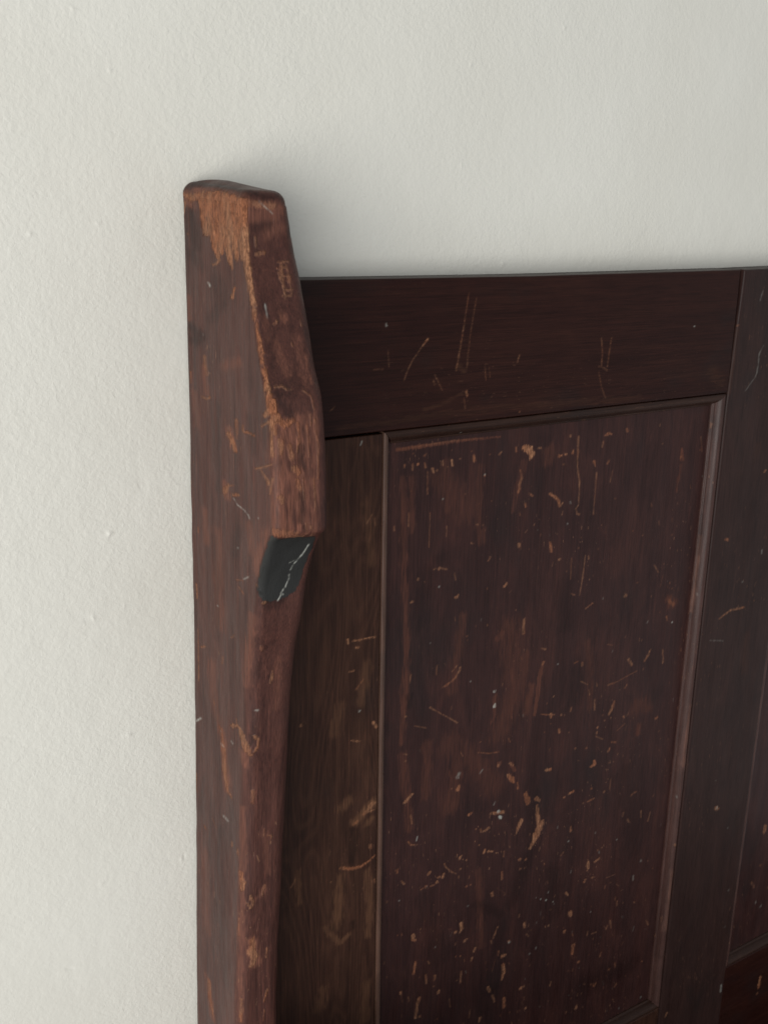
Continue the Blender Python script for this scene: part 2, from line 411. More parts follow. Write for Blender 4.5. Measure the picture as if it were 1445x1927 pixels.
  (0,0.65,[(2285,-510,7580,8.3),(2276,-509,7390,7.6)]),
  (1,0.55,[(2324,-555,9132,14.1),(2303,-539,8386,14.5),(2290,-513,7939,14.8),(2274,-506,7398,15.1)]),
  (0,0.5,[(2455,-595,8949,5.3),(2452,-592,8900,4.3)]),
  (0,0.55,[(2475,-593,8893,4.3),(2506,-593,8882,4.7),(2506,-592,8857,3.6)]),
  (0,0.5,[(2399,-589,8759,4.3),(2414,-588,8704,4.7)]),
  (2,0.3,[(2300,-197,8772,29.7),(2279,-250,8205,33.9),(2256,-303,7572,34.5)]),
  (1,0.35,[(2287,97,8429,27.2),(2264,48,7781,27.7)]),
  (1,0.4,[(2463,-595,8906,21.4),(2482,-581,8600,21.7)]),
  (1,0.35,[(2526,-713,10220,20),(2524,-665,9867,20.5)]),
  (0,0.45,[(2377,-605,9270,10.5),(2371,-597,9180,8.8)]),
 ],
 'stile_near': [
  (0,0.8,[(3432,7,9885,7.1),(3437,7,9850,7.1)]),
  (0,0.8,[(3477,6,9863,5.9),(3533,7,9859,7.9),(3597,6,9858,4.8),(3671,6,9851,4)]),
  (0,0.65,[(3506,7,9805,7.9),(3528,6,9800,8)]),
  (0,0.7,[(3451,6,9618,5.6),(3488,6,9618,6.4)]),
  (0,0.8,[(3663,8,9141,9.9),(3687,7,9093,8.2)]),
  (0,0.6,[(3469,7,9040,4.1),(3501,6,9022,8.2),(3544,6,9010,4.1)]),
  (0,0.4,[(3034,7,9279,11.8)]),
  (3,0.3,[(3536,4,9271,8.1)]),
  (1,0.5,[(3516,5,9458,10.1),(3553,5,9502,8.1)]),
  (0,0.35,[(3507,5,9460,4.8),(3572,5,9529,4.8)]),
  (0,0.5,[(3676,7,8430,16.9),(3633,8,8396,16.9),(3589,8,8353,12.6)]),
  (0,0.45,[(3526,7,8311,10.5),(3502,6,8296,12.6)]),
  (1,0.9,[(3662,8,8425,37.9),(3584,7,8364,29.4),(3506,7,8304,25.2)]),
  (1,0.7,[(3394,5,8484,37.2),(3442,5,8516,33.1)]),
  (1,0.6,[(3662,5,8291,21.2),(3614,5,8249,16.9)]),
  (0,0.6,[(3677,6,8363,6.3),(3604,7,8358,6.3)]),
  (0,0.75,[(3378,7,7937,12.6),(3461,8,7895,12.7),(3559,8,7879,10.7),(3639,8,7905,8.6),(3692,6,7937,6)]),
  (0,0.5,[(3646,6,8052,10.7),(3656,6,8019,8.5)]),
  (0,0.6,[(3691,7,7711,5.6),(3701,6,7683,5.6)]),
  (0,0.5,[(3291,5,7837,5.5)]),
  (1,0.6,[(3372,5,7856,25.3),(3358,5,7613,34),(3343,5,7418,34.2)]),
  (1,0.5,[(3618,5,7815,25.8),(3657,5,7497,26.1),(3635,5,7196,26.3)]),
  (1,0.6,[(3448,5,7273,17.3),(3373,5,7227,17.3),(3285,5,7341,17.1),(3237,5,7436,12.7)]),
  (2,0.6,[(3486,5,8254,29.4),(3507,5,8053,33.8),(3478,5,7965,25.4)]),
  (2,0.7,[(3487,5,7385,21.6),(3492,5,7332,17.3)]),
  (2,0.4,[(3299,4,7411,29.9)]),
  (1,0.4,[(3175,5,6663,34.8),(3225,5,6850,26)]),
  (1,0.45,[(3629,5,6721,31.2),(3607,5,6350,31.6)]),
  (1,0.4,[(3369,5,9349,32),(3324,6,9139,32.2)]),
  (1,0.4,[(3598,4,9646,32.1),(3554,4,9347,32.4)]),
  (1,0.5,[(2997,5,8043,16.4),(3007,6,7750,16.6)]),
  (0,0.3,[(2941,6,7921,4.9),(2978,6,7978,4.9)]),
  (3,0.3,[(3541,4,11374,4.5),(3528,5,11345,4.5)]),
  (1,0.3,[(3585,4,10901,26.8),(3635,4,10447,27.4)]),
  (0,0.3,[(3587,5,10760,3.8),(3631,4,10822,3.9)]),
  (0,0.3,[(3653,4,10791,3.5),(3659,4,10730,3.5)]),
 ],
 'top_rail': [
  (0,0.7,[(4076,0,12062,6.8),(4053,-1,12041,5.3),(4032,-1,12019,3.8)]),
  (0,0.3,[(4032,-1,12019,3.4),(3943,-2,11912,3.4),(3900,-2,11831,3.4),(3879,-2,11780,3)]),
  (0,0.3,[(4421,-1,12372,3.4),(4388,-2,12154,3.9),(4358,-2,11964,4.6),(4331,-2,11826,6.2)]),
  (0,0.2,[(4490,-1,12333,3.1),(4452,-2,12113,3.5),(4432,-2,11921,3.9),(4426,-2,11836,5.5)]),
  (1,0.6,[(4363,-2,11848,15.6),(4408,-2,11806,15.6)]),
  (0,0.3,[(4143,-2,11800,3.5),(4212,-3,11687,3.5)]),
  (0,0.35,[(4131,-2,11762,4.6),(4145,-2,11730,4.6)]),
  (3,0.3,[(3725,-3,12182,5.1),(3725,-3,12167,4.4)]),
  (0,0.5,[(4429,-2,11666,7.1),(4441,-2,11622,5.1)]),
  (0,0.25,[(4411,-3,11608,3.5),(4425,-3,11535,3.6)]),
  (0,0.3,[(5743,-3,11989,3.8),(5764,-3,11887,4.3),(5766,-3,11759,4.3),(5833,-3,11724,5.2)]),
  (0,0.25,[(5852,-3,11984,3.8),(5840,-3,11882,5.6),(5830,-2,11755,4.3)]),
  (0,0.3,[(5737,-3,11761,5.6),(5760,-3,11759,5.1)]),
  (0,0.22,[(5741,-3,11717,3.9),(5782,-3,11594,3.9),(5839,-3,11494,3.5)]),
  (3,0.3,[(6801,-3,12036,7.2)]),
  (0,0.5,[(4945,-2,11462,5.7)]),
  (0,0.35,[(4916,-2,11901,4.8),(4898,-3,11846,4)]),
  (1,0.45,[(4067,-3,11558,11.6),(4207,-3,11577,11.7),(4395,-3,11649,7.9)]),
  (0,0.2,[(3742,-2,11998,3),(3752,-2,11886,3)]),
  (0,0.2,[(4631,-3,11831,3.2),(4646,-2,11750,3.2)]),
  (1,0.35,[(7087,-4,11629,46.5),(7205,-3,11527,37.6)]),
  (1,0.3,[(3361,-3,11488,18.4),(4548,-3,11517,20),(6207,-3,11464,26.6)]),
  (0,0.25,[(4592,-3,11833,3.2),(4607,-2,11733,3.2)]),
  (0,0.25,[(3700,-2,11871,5.6),(3627,-2,11876,4.4)]),
  (0,0.2,[(3277,-2,11607,4.4),(3319,-2,11640,3.6)]),
 ],
 'panel': [
  (0,0.95,[(5090,92,11146,21.2),(5135,92,11124,29.7),(5170,91,11086,21.3),(5167,91,11051,12.8)]),
  (0,0.425,[(5007,90,11156,8.4),(5009,90,11121,8.4)]),
  (0,0.425,[(5237,90,11127,9.4),(5259,90,11124,8.6)]),
  (0,0.612,[(5463,90,11036,13.9),(5486,90,11038,8.7)]),
  (0,0.612,[(5531,90,11042,11.3)]),
  (0,0.612,[(5606,90,11047,11.4),(5609,90,11069,6.6)]),
  (0,0.425,[(5514,89,10959,7)]),
  (0,0.425,[(5657,89,11176,8.8),(5663,89,11050,7.9),(5662,89,10924,5.7),(5703,89,10795,7.1),(5709,88,10587,5.4),(5683,88,10553,7.2),(5699,88,10509,9),(5723,88,10501,9)]),
  (0,0.425,[(5063,90,10963,5.9),(5079,91,10895,7.7)]),
  (0,0.425,[(5079,91,10895,9.4),(5055,90,10845,9.4),(5063,91,10809,8.5),(5054,91,10783,8.5)]),
  (0,0.425,[(5169,89,10755,8.6),(5204,89,10732,7.8)]),
  (0,0.425,[(5131,90,10675,8.6),(5139,90,10651,8.6)]),
  (0,0.612,[(5386,90,10726,10.5),(5445,90,10691,10.5),(5488,89,10649,13.2),(5498,89,10602,8.8),(5530,88,10625,6.2)]),
  (0,0.612,[(5418,89,10303,8),(5428,89,10255,13.4),(5436,88,10216,11.6)]),
  (0,0.612,[(5531,90,10129,11.7)]),
  (0,0.612,[(5088,90,10337,11.3),(5089,90,10310,8.7)]),
  (0,0.425,[(4776,88,10248,6.8),(4796,89,10276,6.8)]),
  (0,0.425,[(4644,90,10572,6.3),(4659,90,10570,6.3)]),
  (0,0.425,[(4706,88,10559,6.3)]),
  (0,0.425,[(4599,90,10425,5.9),(4619,89,10417,5.1)]),
  (0,0.612,[(4298,89,10263,12.4)]),
  (0,0.425,[(4242,88,10265,5),(4267,88,10269,5)]),
  (0,0.425,[(4323,88,10260,8.3),(4374,89,10246,6.7)]),
  (0,0.612,[(4473,91,9990,14.4),(4488,90,10006,8.5)]),
  (0,0.612,[(4047,89,10032,11.5)]),
  (0,0.612,[(4959,89,9995,12.2),(4975,90,10016,8.7)]),
  (0,0.612,[(5189,89,9657,10.7),(5185,88,9528,10.8)]),
  (0,0.425,[(5091,89,9759,7.1)]),
  (0,0.425,[(3956,88,11135,6.3),(3956,87,11115,6.3)]),
  (0,0.425,[(4026,87,11131,8.7),(4027,87,11090,5.5)]),
  (0,0.612,[(4074,88,11129,10.3)]),
  (0,0.425,[(4136,88,11127,6.4),(4147,88,11096,8)]),
  (0,0.612,[(4206,89,11077,9.6),(4216,89,11047,7.2)]),
  (0,0.612,[(4250,88,11060,9.6)]),
  (0,0.425,[(4300,88,11128,5.6),(4302,88,11095,6.4)]),
  (0,0.612,[(4385,89,11122,11.3),(4392,89,11080,8.1)]),
  (0,0.425,[(4347,88,11077,5.7)]),
  (0,0.425,[(4464,88,11126,7.3)]),
  (0,0.612,[(4591,91,11132,9.8),(4599,91,11094,11.5)]),
  (0,0.425,[(4750,89,11128,6.6)]),
  (0,0.425,[(4839,89,11118,8.3),(4859,89,11137,5.8)]),
  (0,0.425,[(4129,88,11184,6.3),(4148,88,11199,5.6)]),
  (0,0.425,[(4033,86,11215,5.5)]),
  (0,0.425,[(4381,87,11202,5.6)]),
  (0,0.425,[(4568,88,11173,5.7)]),
  (0,0.425,[(4707,89,10962,7.5)]),
  (0,0.4896,[(5955,90,11160,8.9),(5990,90,11170,15.2),(6027,89,11162,7.2)]),
  (0,0.4896,[(6201,89,11186,13.6),(6209,88,11167,10.9)]),
  (0,0.34,[(5936,89,11103,8.9),(5928,89,11062,7.1)]),
  (0,0.612,[(5849,89,10947,11.6),(5866,89,10904,6.3)]),
  (0,0.34,[(6019,88,10933,9.9),(6004,89,10907,7.2)]),
  (0,0.34,[(5889,88,10842,7.2),(5888,88,10726,3.6),(5888,88,10477,4.5)]),
  (0,0.34,[(6071,87,10844,4.1),(6051,88,10738,4.1)]),
  (0,0.34,[(6129,87,10586,7.3)]),
  (0,0.34,[(6377,89,10254,7.1)]),
  (0,0.34,[(6506,88,10195,7.6)]),
  (0,0.4896,[(6354,89,9646,15.3)]),
  (0,0.34,[(6493,88,9748,7.7)]),
  (0,0.425,[(5831,88,10118,4.1),(5814,88,9901,4.6),(5796,88,9758,3.7)]),
  (0,0.425,[(4162,88,11058,4),(4168,88,10883,4)]),
  (0,0.425,[(4197,88,10732,3.2),(4196,88,10455,3.3)]),
  (0,0.425,[(4003,87,10760,6),(4001,88,10656,6.4)]),
  (0,0.425,[(4355,88,10602,3.3),(4358,87,10516,3.3)]),
  (0,0.34,[(6685,88,9883,4.8),(6751,89,9799,5.4)]),
  (0,0.34,[(6648,88,11015,6.5)]),
  (0,0.425,[(5957,90,9651,7),(5884,89,9616,7.5)]),
  (0,0.34,[(7132,89,11028,3.8),(7167,89,10887,4.3)]),
  (0,0.425,[(5673,88,10120,3.6),(5678,88,9926,3.2)]),
  (0,0.425,[(4447,88,10202,3.8),(4460,89,10137,3.8)]),
  (0,0.425,[(4376,89,9228,7.8),(4439,89,9251,8.7),(4491,90,9281,9.6),(4531,89,9338,9.6),(4536,89,9365,6.1)]),
  (0,0.425,[(4507,89,9391,4.3),(4457,89,9346,3.9)]),
  (0,0.425,[(4306,89,9438,3.4),(4304,89,9354,3.4)]),
  (0,0.425,[(4252,90,9079,6.9),(4310,89,9031,5.2)]),
  (0,0.425,[(4310,89,9031,3.9),(4435,88,8940,3.9),(4529,88,8866,5.3)]),
  (0,0.425,[(4105,90,8951,3.4),(4221,90,8900,3.5)]),
  (0,0.425,[(4767,89,8520,4.5),(4881,87,8478,5.9),(4985,86,8464,5.5)]),
  (0,0.612,[(5107,88,8203,16.8),(5146,88,8149,19.7),(5172,88,8109,11.8)]),
  (0,0.425,[(5214,86,8097,8.5),(5225,87,8029,8.5)]),
  (0,0.612,[(5316,88,7947,17.1),(5345,88,7877,23.9),(5348,88,7833,14.4)]),
  (0,0.612,[(5445,88,7862,16.4),(5485,88,7827,12.5)]),
  (0,0.612,[(5457,88,7781,9.6),(5486,88,7639,19.4),(5507,89,7542,29.2),(5475,89,7453,29.3),(5435,88,7389,24.4),(5419,88,7354,14.6)]),
  (0,0.612,[(5540,88,7593,14.6),(5533,87,7512,14.7)]),
  (0,0.612,[(5285,88,7684,19.2),(5258,88,7628,16.3),(5237,87,7569,7.7)]),
  (0,0.612,[(4563,90,8229,18.1),(4572,89,8262,9)]),
  (0,0.425,[(4500,89,8254,7.2)]),
  (0,0.612,[(4017,91,9059,11.1)]),
  (0,0.612,[(4026,92,8271,14.9),(4062,93,8300,13.1),(4103,92,8327,10.5)]),
  (0,0.425,[(4026,91,8655,6.9)]),
  (0,0.425,[(4040,90,8710,5.2),(4004,90,8725,4.3)]),
  (0,0.425,[(4087,92,8127,7.1),(4104,91,8045,7.1)]),
  (0,0.612,[(5551,89,8117,17.3),(5590,90,8111,14.4)]),
  (0,0.425,[(5889,89,9096,9.5),(5892,89,9069,10.5)]),
  (0,0.425,[(5792,88,9113,5.7),(5830,88,9120,5.7)]),
  (0,0.425,[(5794,89,8675,9.6),(5791,89,8644,7.7)]),
  (0,0.425,[(5437,87,8706,3.7),(5519,88,8679,4.7),(5602,89,8657,7.6)]),
  (0,0.612,[(5551,89,8675,11.3),(5560,90,8641,7.6)]),
  (0,0.425,[(5678,89,8631,8.6)]),
  (0,0.612,[(5665,89,8497,7.6),(5674,90,8462,11.5)]),
  (0,0.425,[(5790,89,8431,5.8)]),
  (0,0.425,[(5884,90,8236,7.8)]),
  (0,0.612,[(5790,90,7763,11.8)]),
  (0,0.612,[(5846,89,7779,10.8),(5899,91,7789,11.9)]),
  (0,0.612,[(4694,90,7938,13.8),(4716,89,7947,11)]),
  (0,0.425,[(5564,88,8578,5.7)]),
  (0,0.425,[(5495,88,8512,4.7)]),
  (0,0.425,[(5396,87,9345,6.4),(5446,88,9324,7.3)]),
  (0,0.425,[(4058,90,9413,5.9),(4049,89,9346,5.9)]),
  (0,0.612,[(5432,89,9206,11.1),(5421,90,9189,9.2)]),
  (0,0.4896,[(6468,90,8994,13.8),(6516,89,8924,9.9)]),
  (0,0.4896,[(6751,90,9032,7),(6722,90,8984,13),(6681,90,8929,8)]),
  (0,0.34,[(6910,90,8997,5),(6931,91,8893,8.1),(6929,91,8855,10.1)]),
  (0,0.34,[(6235,89,8792,7.8),(6287,89,8796,9.8),(6340,88,8799,6.9)]),
  (0,0.34,[(6340,88,8799,4.4),(6472,89,8827,4.9),(6586,90,8848,7)]),
  (0,0.34,[(6451,89,8707,7.9),(6476,90,8739,5.9)]),
  (0,0.4896,[(6328,89,8602,9.9),(6309,89,8536,14.8),(6274,90,8485,9.9)]),
  (0,0.34,[(6193,89,8495,8.8)]),
  (0,0.34,[(6226,89,8432,9.4)]),
  (0,0.4896,[(6139,90,8384,12.8)]),
  (0,0.4896,[(6137,90,8330,12.8)]),
  (0,0.34,[(6126,89,8300,4.9),(6218,89,8241,5.5)]),
  (0,0.425,[(5678,89,8637,9.5)]),
  (0,0.425,[(5993,89,8804,4.8),(6011,90,8746,4.8)]),
  (0,0.425,[(5887,89,8914,4.8),(5975,90,8861,4.8)]),
  (0,0.425,[(6082,89,8686,5.8),(6086,89,8577,5.9)]),
  (0,0.4896,[(6911,92,8270,15.4),(6932,92,8276,8.2)]),
  (0,0.34,[(6395,88,8282,4.5),(6494,90,8327,6)]),
  (0,0.425,[(5884,90,8242,9.7)]),
  (0,0.425,[(6017,89,8204,10.8)]),
  (0,0.4896,[(6307,89,8094,14),(6319,90,8118,9)]),
  (0,0.612,[(6091,90,7988,9.9),(6143,91,8001,17.9),(6133,91,8037,9.9)]),
  (0,0.34,[(6334,88,7962,11.1)]),
  (0,0.34,[(6395,89,8158,10),(6339,89,8180,7.5)]),
  (0,0.425,[(6127,90,7747,10)]),
  (0,0.34,[(6297,89,7659,11.1)]),
  (0,0.425,[(6038,90,7621,8)]),
  (0,0.425,[(6099,90,7619,9),(6171,89,7630,7.1)]),
  (0,0.34,[(6664,89,7497,10.4),(6691,90,7517,8.3),(6734,91,7521,10.4)]),
  (0,0.34,[(6829,92,7276,7.4),(6838,92,7201,8.4)]),
  (0,0.34,[(6967,91,7219,6.4),(6942,92,7124,6.4)]),
  (0,0.34,[(6582,89,7335,10.4),(6579,89,7300,7.8)]),
  (0,0.34,[(6650,90,7240,10.4),(6685,90,7192,7.9)]),
  (0,0.34,[(7006,91,8026,6.2)]),
  (0,0.34,[(6374,89,7774,4.1),(6365,89,7667,4.6)]),
  (0,0.612,[(4876,88,7718,12.2),(4916,87,7733,13.1)]),
  (0,0.425,[(4835,88,7722,9.3),(4821,87,7754,6.5)]),
  (0,0.425,[(4775,89,7768,7.4)]),
  (0,0.612,[(4877,89,7496,11.3),(4892,88,7524,7.5)]),
  (0,0.612,[(4924,89,7490,11.3),(4966,88,7475,9.5)]),
  (0,0.425,[(4452,91,7534,6.9),(4464,90,7498,6),(4523,90,7428,4.6),(4581,89,7386,4.7)]),
  (0,0.612,[(4615,90,7529,12.1),(4631,89,7551,7)]),
  (0,0.425,[(4685,89,7488,7.5)]),
  (0,0.425,[(4625,89,7418,9.3)]),
  (0,0.425,[(4213,90,7362,6.4),(4240,89,7368,6.4)]),
  (0,0.612,[(4263,90,7375,11.9)]),
  (0,0.425,[(4318,90,7359,8.3),(4352,90,7357,7.4)]),
  (0,0.612,[(4380,92,7372,12.9)]),
  (0,0.612,[(4395,91,7416,12)]),
  (0,0.612,[(4440,92,7404,12),(4445,92,7429,8.3)]),
  (0,0.612,[(4287,91,7488,13.7),(4303,91,7509,7.3)]),
  (0,0.425,[(3971,92,7651,7.1),(3967,92,7616,7.1)]),
  (0,0.425,[(4071,92,7883,7.1),(4093,91,7845,5.3),(4163,90,7821,4.5)]),
  (0,0.425,[(4011,91,7522,5.4),(4039,92,7480,7.2)]),
  (0,0.425,[(4698,89,7211,10.4)]),
  (0,0.425,[(4744,89,7210,7.1)]),
  (0,0.612,[(4990,89,7033,9.6),(4999,89,6996,11.6)]),
  (0,0.425,[(4818,88,7593,8.4)]),
  (0,0.425,[(5105,87,7427,9.6),(5103,87,7373,7.7)]),
  (0,0.612,[(5293,88,7276,16.5)]),
  (0,0.612,[(5370,88,7248,12.7)]),
  (0,0.425,[(5312,87,7167,9.8)]),
  (0,0.425,[(5094,87,7219,6.7),(5098,87,7134,7.7)]),
  (0,0.612,[(4657,90,6837,16.2),(4665,90,6777,14.3),(4648,89,6745,9.5)]),
  (0,0.612,[(4601,90,6770,14.2)]),
  (0,0.612,[(4144,91,6924,15.6),(4140,92,6882,12),(4174,91,6857,9.2)]),
  (0,0.612,[(4832,89,6503,12.6),(4816,90,6474,9.7)]),
  (0,0.425,[(4800,89,6412,9.7),(4790,89,6381,7.8)]),
  (0,0.612,[(4706,89,6630,12.5),(4730,89,6643,7.2)]),
  (0,0.425,[(4665,89,6487,7.7)]),
  (0,0.425,[(4611,88,6505,6.7)]),
  (0,0.612,[(4174,91,6635,9.3),(4170,91,6581,14),(4160,91,6518,10.3)]),
  (0,0.425,[(4390,91,6394,10.4),(4386,91,6350,9.5)]),
  (0,0.425,[(4383,91,6283,7.6)]),
  (0,0.612,[(4438,91,6205,12.4),(4433,91,6184,9.6)]),
  (0,0.425,[(4291,90,6450,7.5),(4299,90,6355,9.5)]),
  (0,0.612,[(4225,91,6228,14.2),(4204,91,6139,12.3),(4196,91,6028,10.4)]),
  (0,0.612,[(4241,91,6024,12.4)]),
  (0,0.425,[(4678,88,6314,6.8),(4678,88,6186,7.8)]),
  (0,0.425,[(4634,88,6235,6.8)]),
  (0,0.612,[(5156,88,6277,17.9),(5187,88,6276,11.9)]),
  (0,0.612,[(5168,88,6176,15),(5180,88,6081,18),(5165,88,6015,12)]),
  (0,0.612,[(5005,90,5990,13.9),(5025,88,5934,12)]),
  (0,0.425,[(5060,88,5876,10),(5090,88,5788,8)]),
  (0,0.612,[(5206,89,5777,14.2),(5206,89,5672,15.2)]),
  (0,0.612,[(4929,90,5679,14),(4924,89,5640,10)]),
  (0,0.612,[(5412,91,5798,17.4),(5444,90,5803,10.2)]),
  (0,0.612,[(5977,91,6435,17.6),(5988,91,6388,13.5)]),
  (0,0.612,[(5901,90,6683,12.3),(5931,90,6647,10.2)]),
  (0,0.612,[(5919,91,6238,13.5)]),
  (0,0.612,[(6053,89,6023,15.7),(6049,90,5917,13.7)]),
  (0,0.612,[(5898,90,7410,7),(5903,91,7368,13)]),
  (0,0.612,[(5400,89,6536,12),(5409,89,6491,10)]),
  (0,0.425,[(5462,88,6369,6),(5434,88,6404,7)]),
  (0,0.612,[(5223,88,6415,14.9)]),
  (0,0.425,[(5078,87,6633,6.9),(5035,87,6529,7.8)]),
  (0,0.425,[(5020,87,6477,6.9),(5012,87,6509,6.9)]),
  (0,0.425,[(5107,87,6352,9.9),(5103,86,6313,9.9)]),
  (0,0.425,[(5704,90,6388,10.2)]),
  (0,0.612,[(5483,90,5529,13.4)]),
  (0,0.612,[(6161,90,5211,14),(6165,90,5242,7.5)]),
  (0,0.425,[(6032,90,5220,11.8)]),
  (0,0.425,[(5920,90,6220,10.4)]),
  (0,0.612,[(6145,90,5781,12.7)]),
  (0,0.425,[(5802,89,7133,8),(5827,89,7159,7)]),
  (0,0.425,[(3985,92,6990,6.4)]),
  (0,0.425,[(5782,90,5656,8.4),(5792,89,5697,7.3)]),
  (0,0.425,[(4036,91,6360,4.7),(4048,89,6271,4.7)]),
  (0,0.425,[(4109,90,6294,6.6),(4116,89,6245,6.6)]),
  (0,0.425,[(4558,88,6065,4.8),(4573,88,5969,4.9)]),
  (0,0.425,[(4802,88,5832,4.4),(4794,88,5745,4.5)]),
  (0,0.612,[(6164,90,6931,13.4),(6170,90,6863,15.5)]),
  (0,0.425,[(6158,89,6838,8.2)]),
  (0,0.612,[(6256,90,6904,12.4),(6304,91,6916,12.4)]),
  (0,0.612,[(6129,90,6722,14.5),(6147,90,6739,9.3)]),
  (0,0.425,[(6224,89,6730,8.3),(6265,89,6726,6.2)]),
  (0,0.34,[(6608,90,6311,7.5),(6613,90,6265,11.8)]),
  (0,0.34,[(6491,89,6030,8),(6502,89,6063,7.5)]),
  (0,0.34,[(6533,89,6114,8.6),(6558,89,6015,8.6)]),
  (0,0.34,[(7057,90,5915,5.5),(7106,91,5829,8.3)]),
  (0,0.612,[(6389,89,5383,13),(6407,88,5414,7.6)]),
  (0,0.34,[(6278,89,7022,8.3)]),
  (0,0.34,[(6333,89,7032,7.8)]),
  (0,0.34,[(6548,88,6652,4.2),(6427,88,6654,4.2)]),
  (0,0.425,[(6231,89,6061,5.3),(6240,88,6108,5.3)]),
  (0,0.425,[(6295,89,6053,7.4),(6352,89,6049,5.3)]),
  (0,0.34,[(6435,89,5720,8.6),(6445,89,5768,6.5)]),
  (0,0.34,[(6660,90,5544,7.7),(6674,90,5486,7.7)]),
  (0,0.425,[(6276,89,5808,6.4)]),
  (0,0.9,[(5493,89,7547,24.3),(5453,89,7415,24.4)]),
  (0,0.5,[(5120,88,8189,14)]),
  (1,1,[(4993,88,8331,20.8),(5003,86,8350,18.5)]),
  (1,1,[(5136,87,8300,18.6),(5175,86,8226,14)]),
  (0,0.4,[(4993,88,8331,13.9)]),
  (0,0.5,[(5155,88,8283,9.3),(5111,87,8318,9.3)]),
  (1,1,[(5426,89,9208,13.8),(5392,87,9071,18.5),(5387,87,8894,18.6),(5364,87,8720,14)]),
  (1,0.675,[(5313,86,9014,27.6),(5270,86,8771,27.8)]),
  (1,0.75,[(5067,87,9223,13.5),(5114,86,9013,13.7),(5106,86,8763,13.8)]),
  (1,0.75,[(4919,86,9012,18),(4918,86,8838,13.6),(4887,86,8771,9.1)]),
  (1,0.75,[(4923,87,9546,26.5),(4959,87,9586,22.1)]),
  (1,0.9,[(6913,89,9502,29.8),(6984,89,9446,34.9)]),
  (0,0.3,[(6930,90,9488,14.9),(6993,89,9434,15)]),
  (1,1,[(6898,89,10940,9.5),(6919,89,10841,19)]),
  (1,0.75,[(6911,88,10793,9.5),(6893,88,10672,9.6),(6883,88,10549,7.2)]),
  (0,0.35,[(6909,89,10866,14.3)]),
  (1,0.525,[(6706,90,8477,60.7),(6764,90,8406,45.7)]),
  (1,0.6,[(6690,90,8257,20.3),(6686,90,8173,20.4)]),
  (3,0.48,[(4905,86,9060,12.6)]),
  (3,0.48,[(4914,86,8914,13.5),(4918,86,8933,9)]),
  (3,0.56,[(5020,87,7864,15)]),
  (3,0.48,[(5047,86,7792,14.1),(5034,86,7807,11.3)]),
  (0,0.6,[(4937,87,7870,12.1),(5070,88,7842,14.1)]),
  (3,0.4,[(7001,88,9255,8)]),
  (3,0.32,[(3993,90,7335,6.3)]),
  (3,0.32,[(5528,86,6776,7)]),
  (3,0.32,[(5583,86,6737,7)]),
  (3,0.32,[(5651,86,6698,7.1)]),
  (3,0.32,[(5743,88,6644,7.1)]),
  (3,0.24,[(4311,87,10827,6.1)]),
  (3,0.24,[(4706,89,10971,6.2)]),
  (3,0.24,[(4302,87,10113,6.3)]),
  (3,0.24,[(5598,87,9149,7)]),
  (3,0.24,[(4648,87,9215,6.6)]),
  (3,0.24,[(4237,88,9648,6.3)]),
  (3,0.176,[(4556,87,8350,18),(4571,88,8381,13.5)]),
  (3,0.2,[(4793,87,8314,6.9),(4819,87,8342,5.5)]),
  (3,0.16,[(6810,90,6535,10.7),(6808,90,6486,8.6)]),
  (3,0.24,[(6254,88,6327,7.4)]),
  (3,0.24,[(6526,87,7056,8.3)]),
  (3,0.24,[(5883,88,7261,8)]),
  (3,0.16,[(6898,90,6678,14)]),
  (3,0.2,[(4724,88,6997,9.5)]),
  (3,0.16,[(5488,86,6160,10.1)]),
  (3,0.2,[(5229,86,6402,14.9)]),
  (0,0.22,[(3893,88,11258,8.6),(4137,88,11265,7.9),(4378,88,11272,6.4),(4655,90,11268,4.1)]),
  (1,1,[(3893,88,11258,15.6),(4137,88,11261,13.5),(4428,88,11267,10.5),(4836,89,11259,6.2)]),
  (1,0.63,[(3944,87,11035,19.7),(3978,88,10190,20.4),(4019,88,9514,20.9),(3982,89,9201,16.9)]),
  (1,0.525,[(4024,86,11026,15.8),(4039,86,10608,16.1)]),
  (1,0.75,[(4013,88,9742,16.6),(4014,88,9332,21.1),(3981,89,8823,17.1)]),
  (1,0.6,[(3993,89,8724,25.8),(4078,90,8004,26.6)]),
  (1,0.45,[(4335,87,11112,24.2),(4360,87,10731,20.5)]),
  (1,0.45,[(4651,89,11033,24.8),(4665,88,10556,25.2)]),
  (1,0.45,[(5090,89,11025,21.2),(5007,88,10639,17.1)]),
  (1,0.525,[(5362,88,11083,43.1),(5340,88,10997,34.5)]),
  (1,0.45,[(5042,88,9616,71.1),(5134,86,9058,81.9),(4986,86,8643,73.1)]),
  (1,0.375,[(4482,87,8683,79.8),(4957,86,8135,74.2)]),
  (1,0.375,[(4290,87,10993,64.6),(4554,88,10703,74.7)]),
  (1,0.525,[(4693,88,10508,29.5),(4697,88,10418,21.2)]),
  (1,0.525,[(4545,87,8464,53.8),(4507,88,8068,45.3)]),
  (1,0.525,[(4241,89,8750,30.5),(4230,90,8258,31)]),
  (1,0.45,[(4825,87,7319,28.3),(4897,87,6499,24.3)]),
  (1,0.45,[(6652,90,8463,70.6)]),
  (1,0.45,[(5935,89,9276,28.4),(6028,88,8625,29.1)]),
  (1,0.525,[(5232,87,9332,31.7),(5223,86,9036,27.5)]),
  (1,0.45,[(4542,88,9813,25.7),(4463,88,9174,30.5)]),
  (2,0.5,[(4046,89,9231,21.2),(4039,89,9139,17)]),
  (2,0.35,[(5603,88,9892,72.8),(5636,88,9492,64.7)]),
  (2,0.4,[(5861,87,9036,75.9),(5793,87,8739,66.8)]),
  (2,0.4,[(5380,86,8057,42.9),(5432,86,7323,58.6),(5214,85,6835,49)]),
  (2,0.4,[(5080,86,5947,50)]),
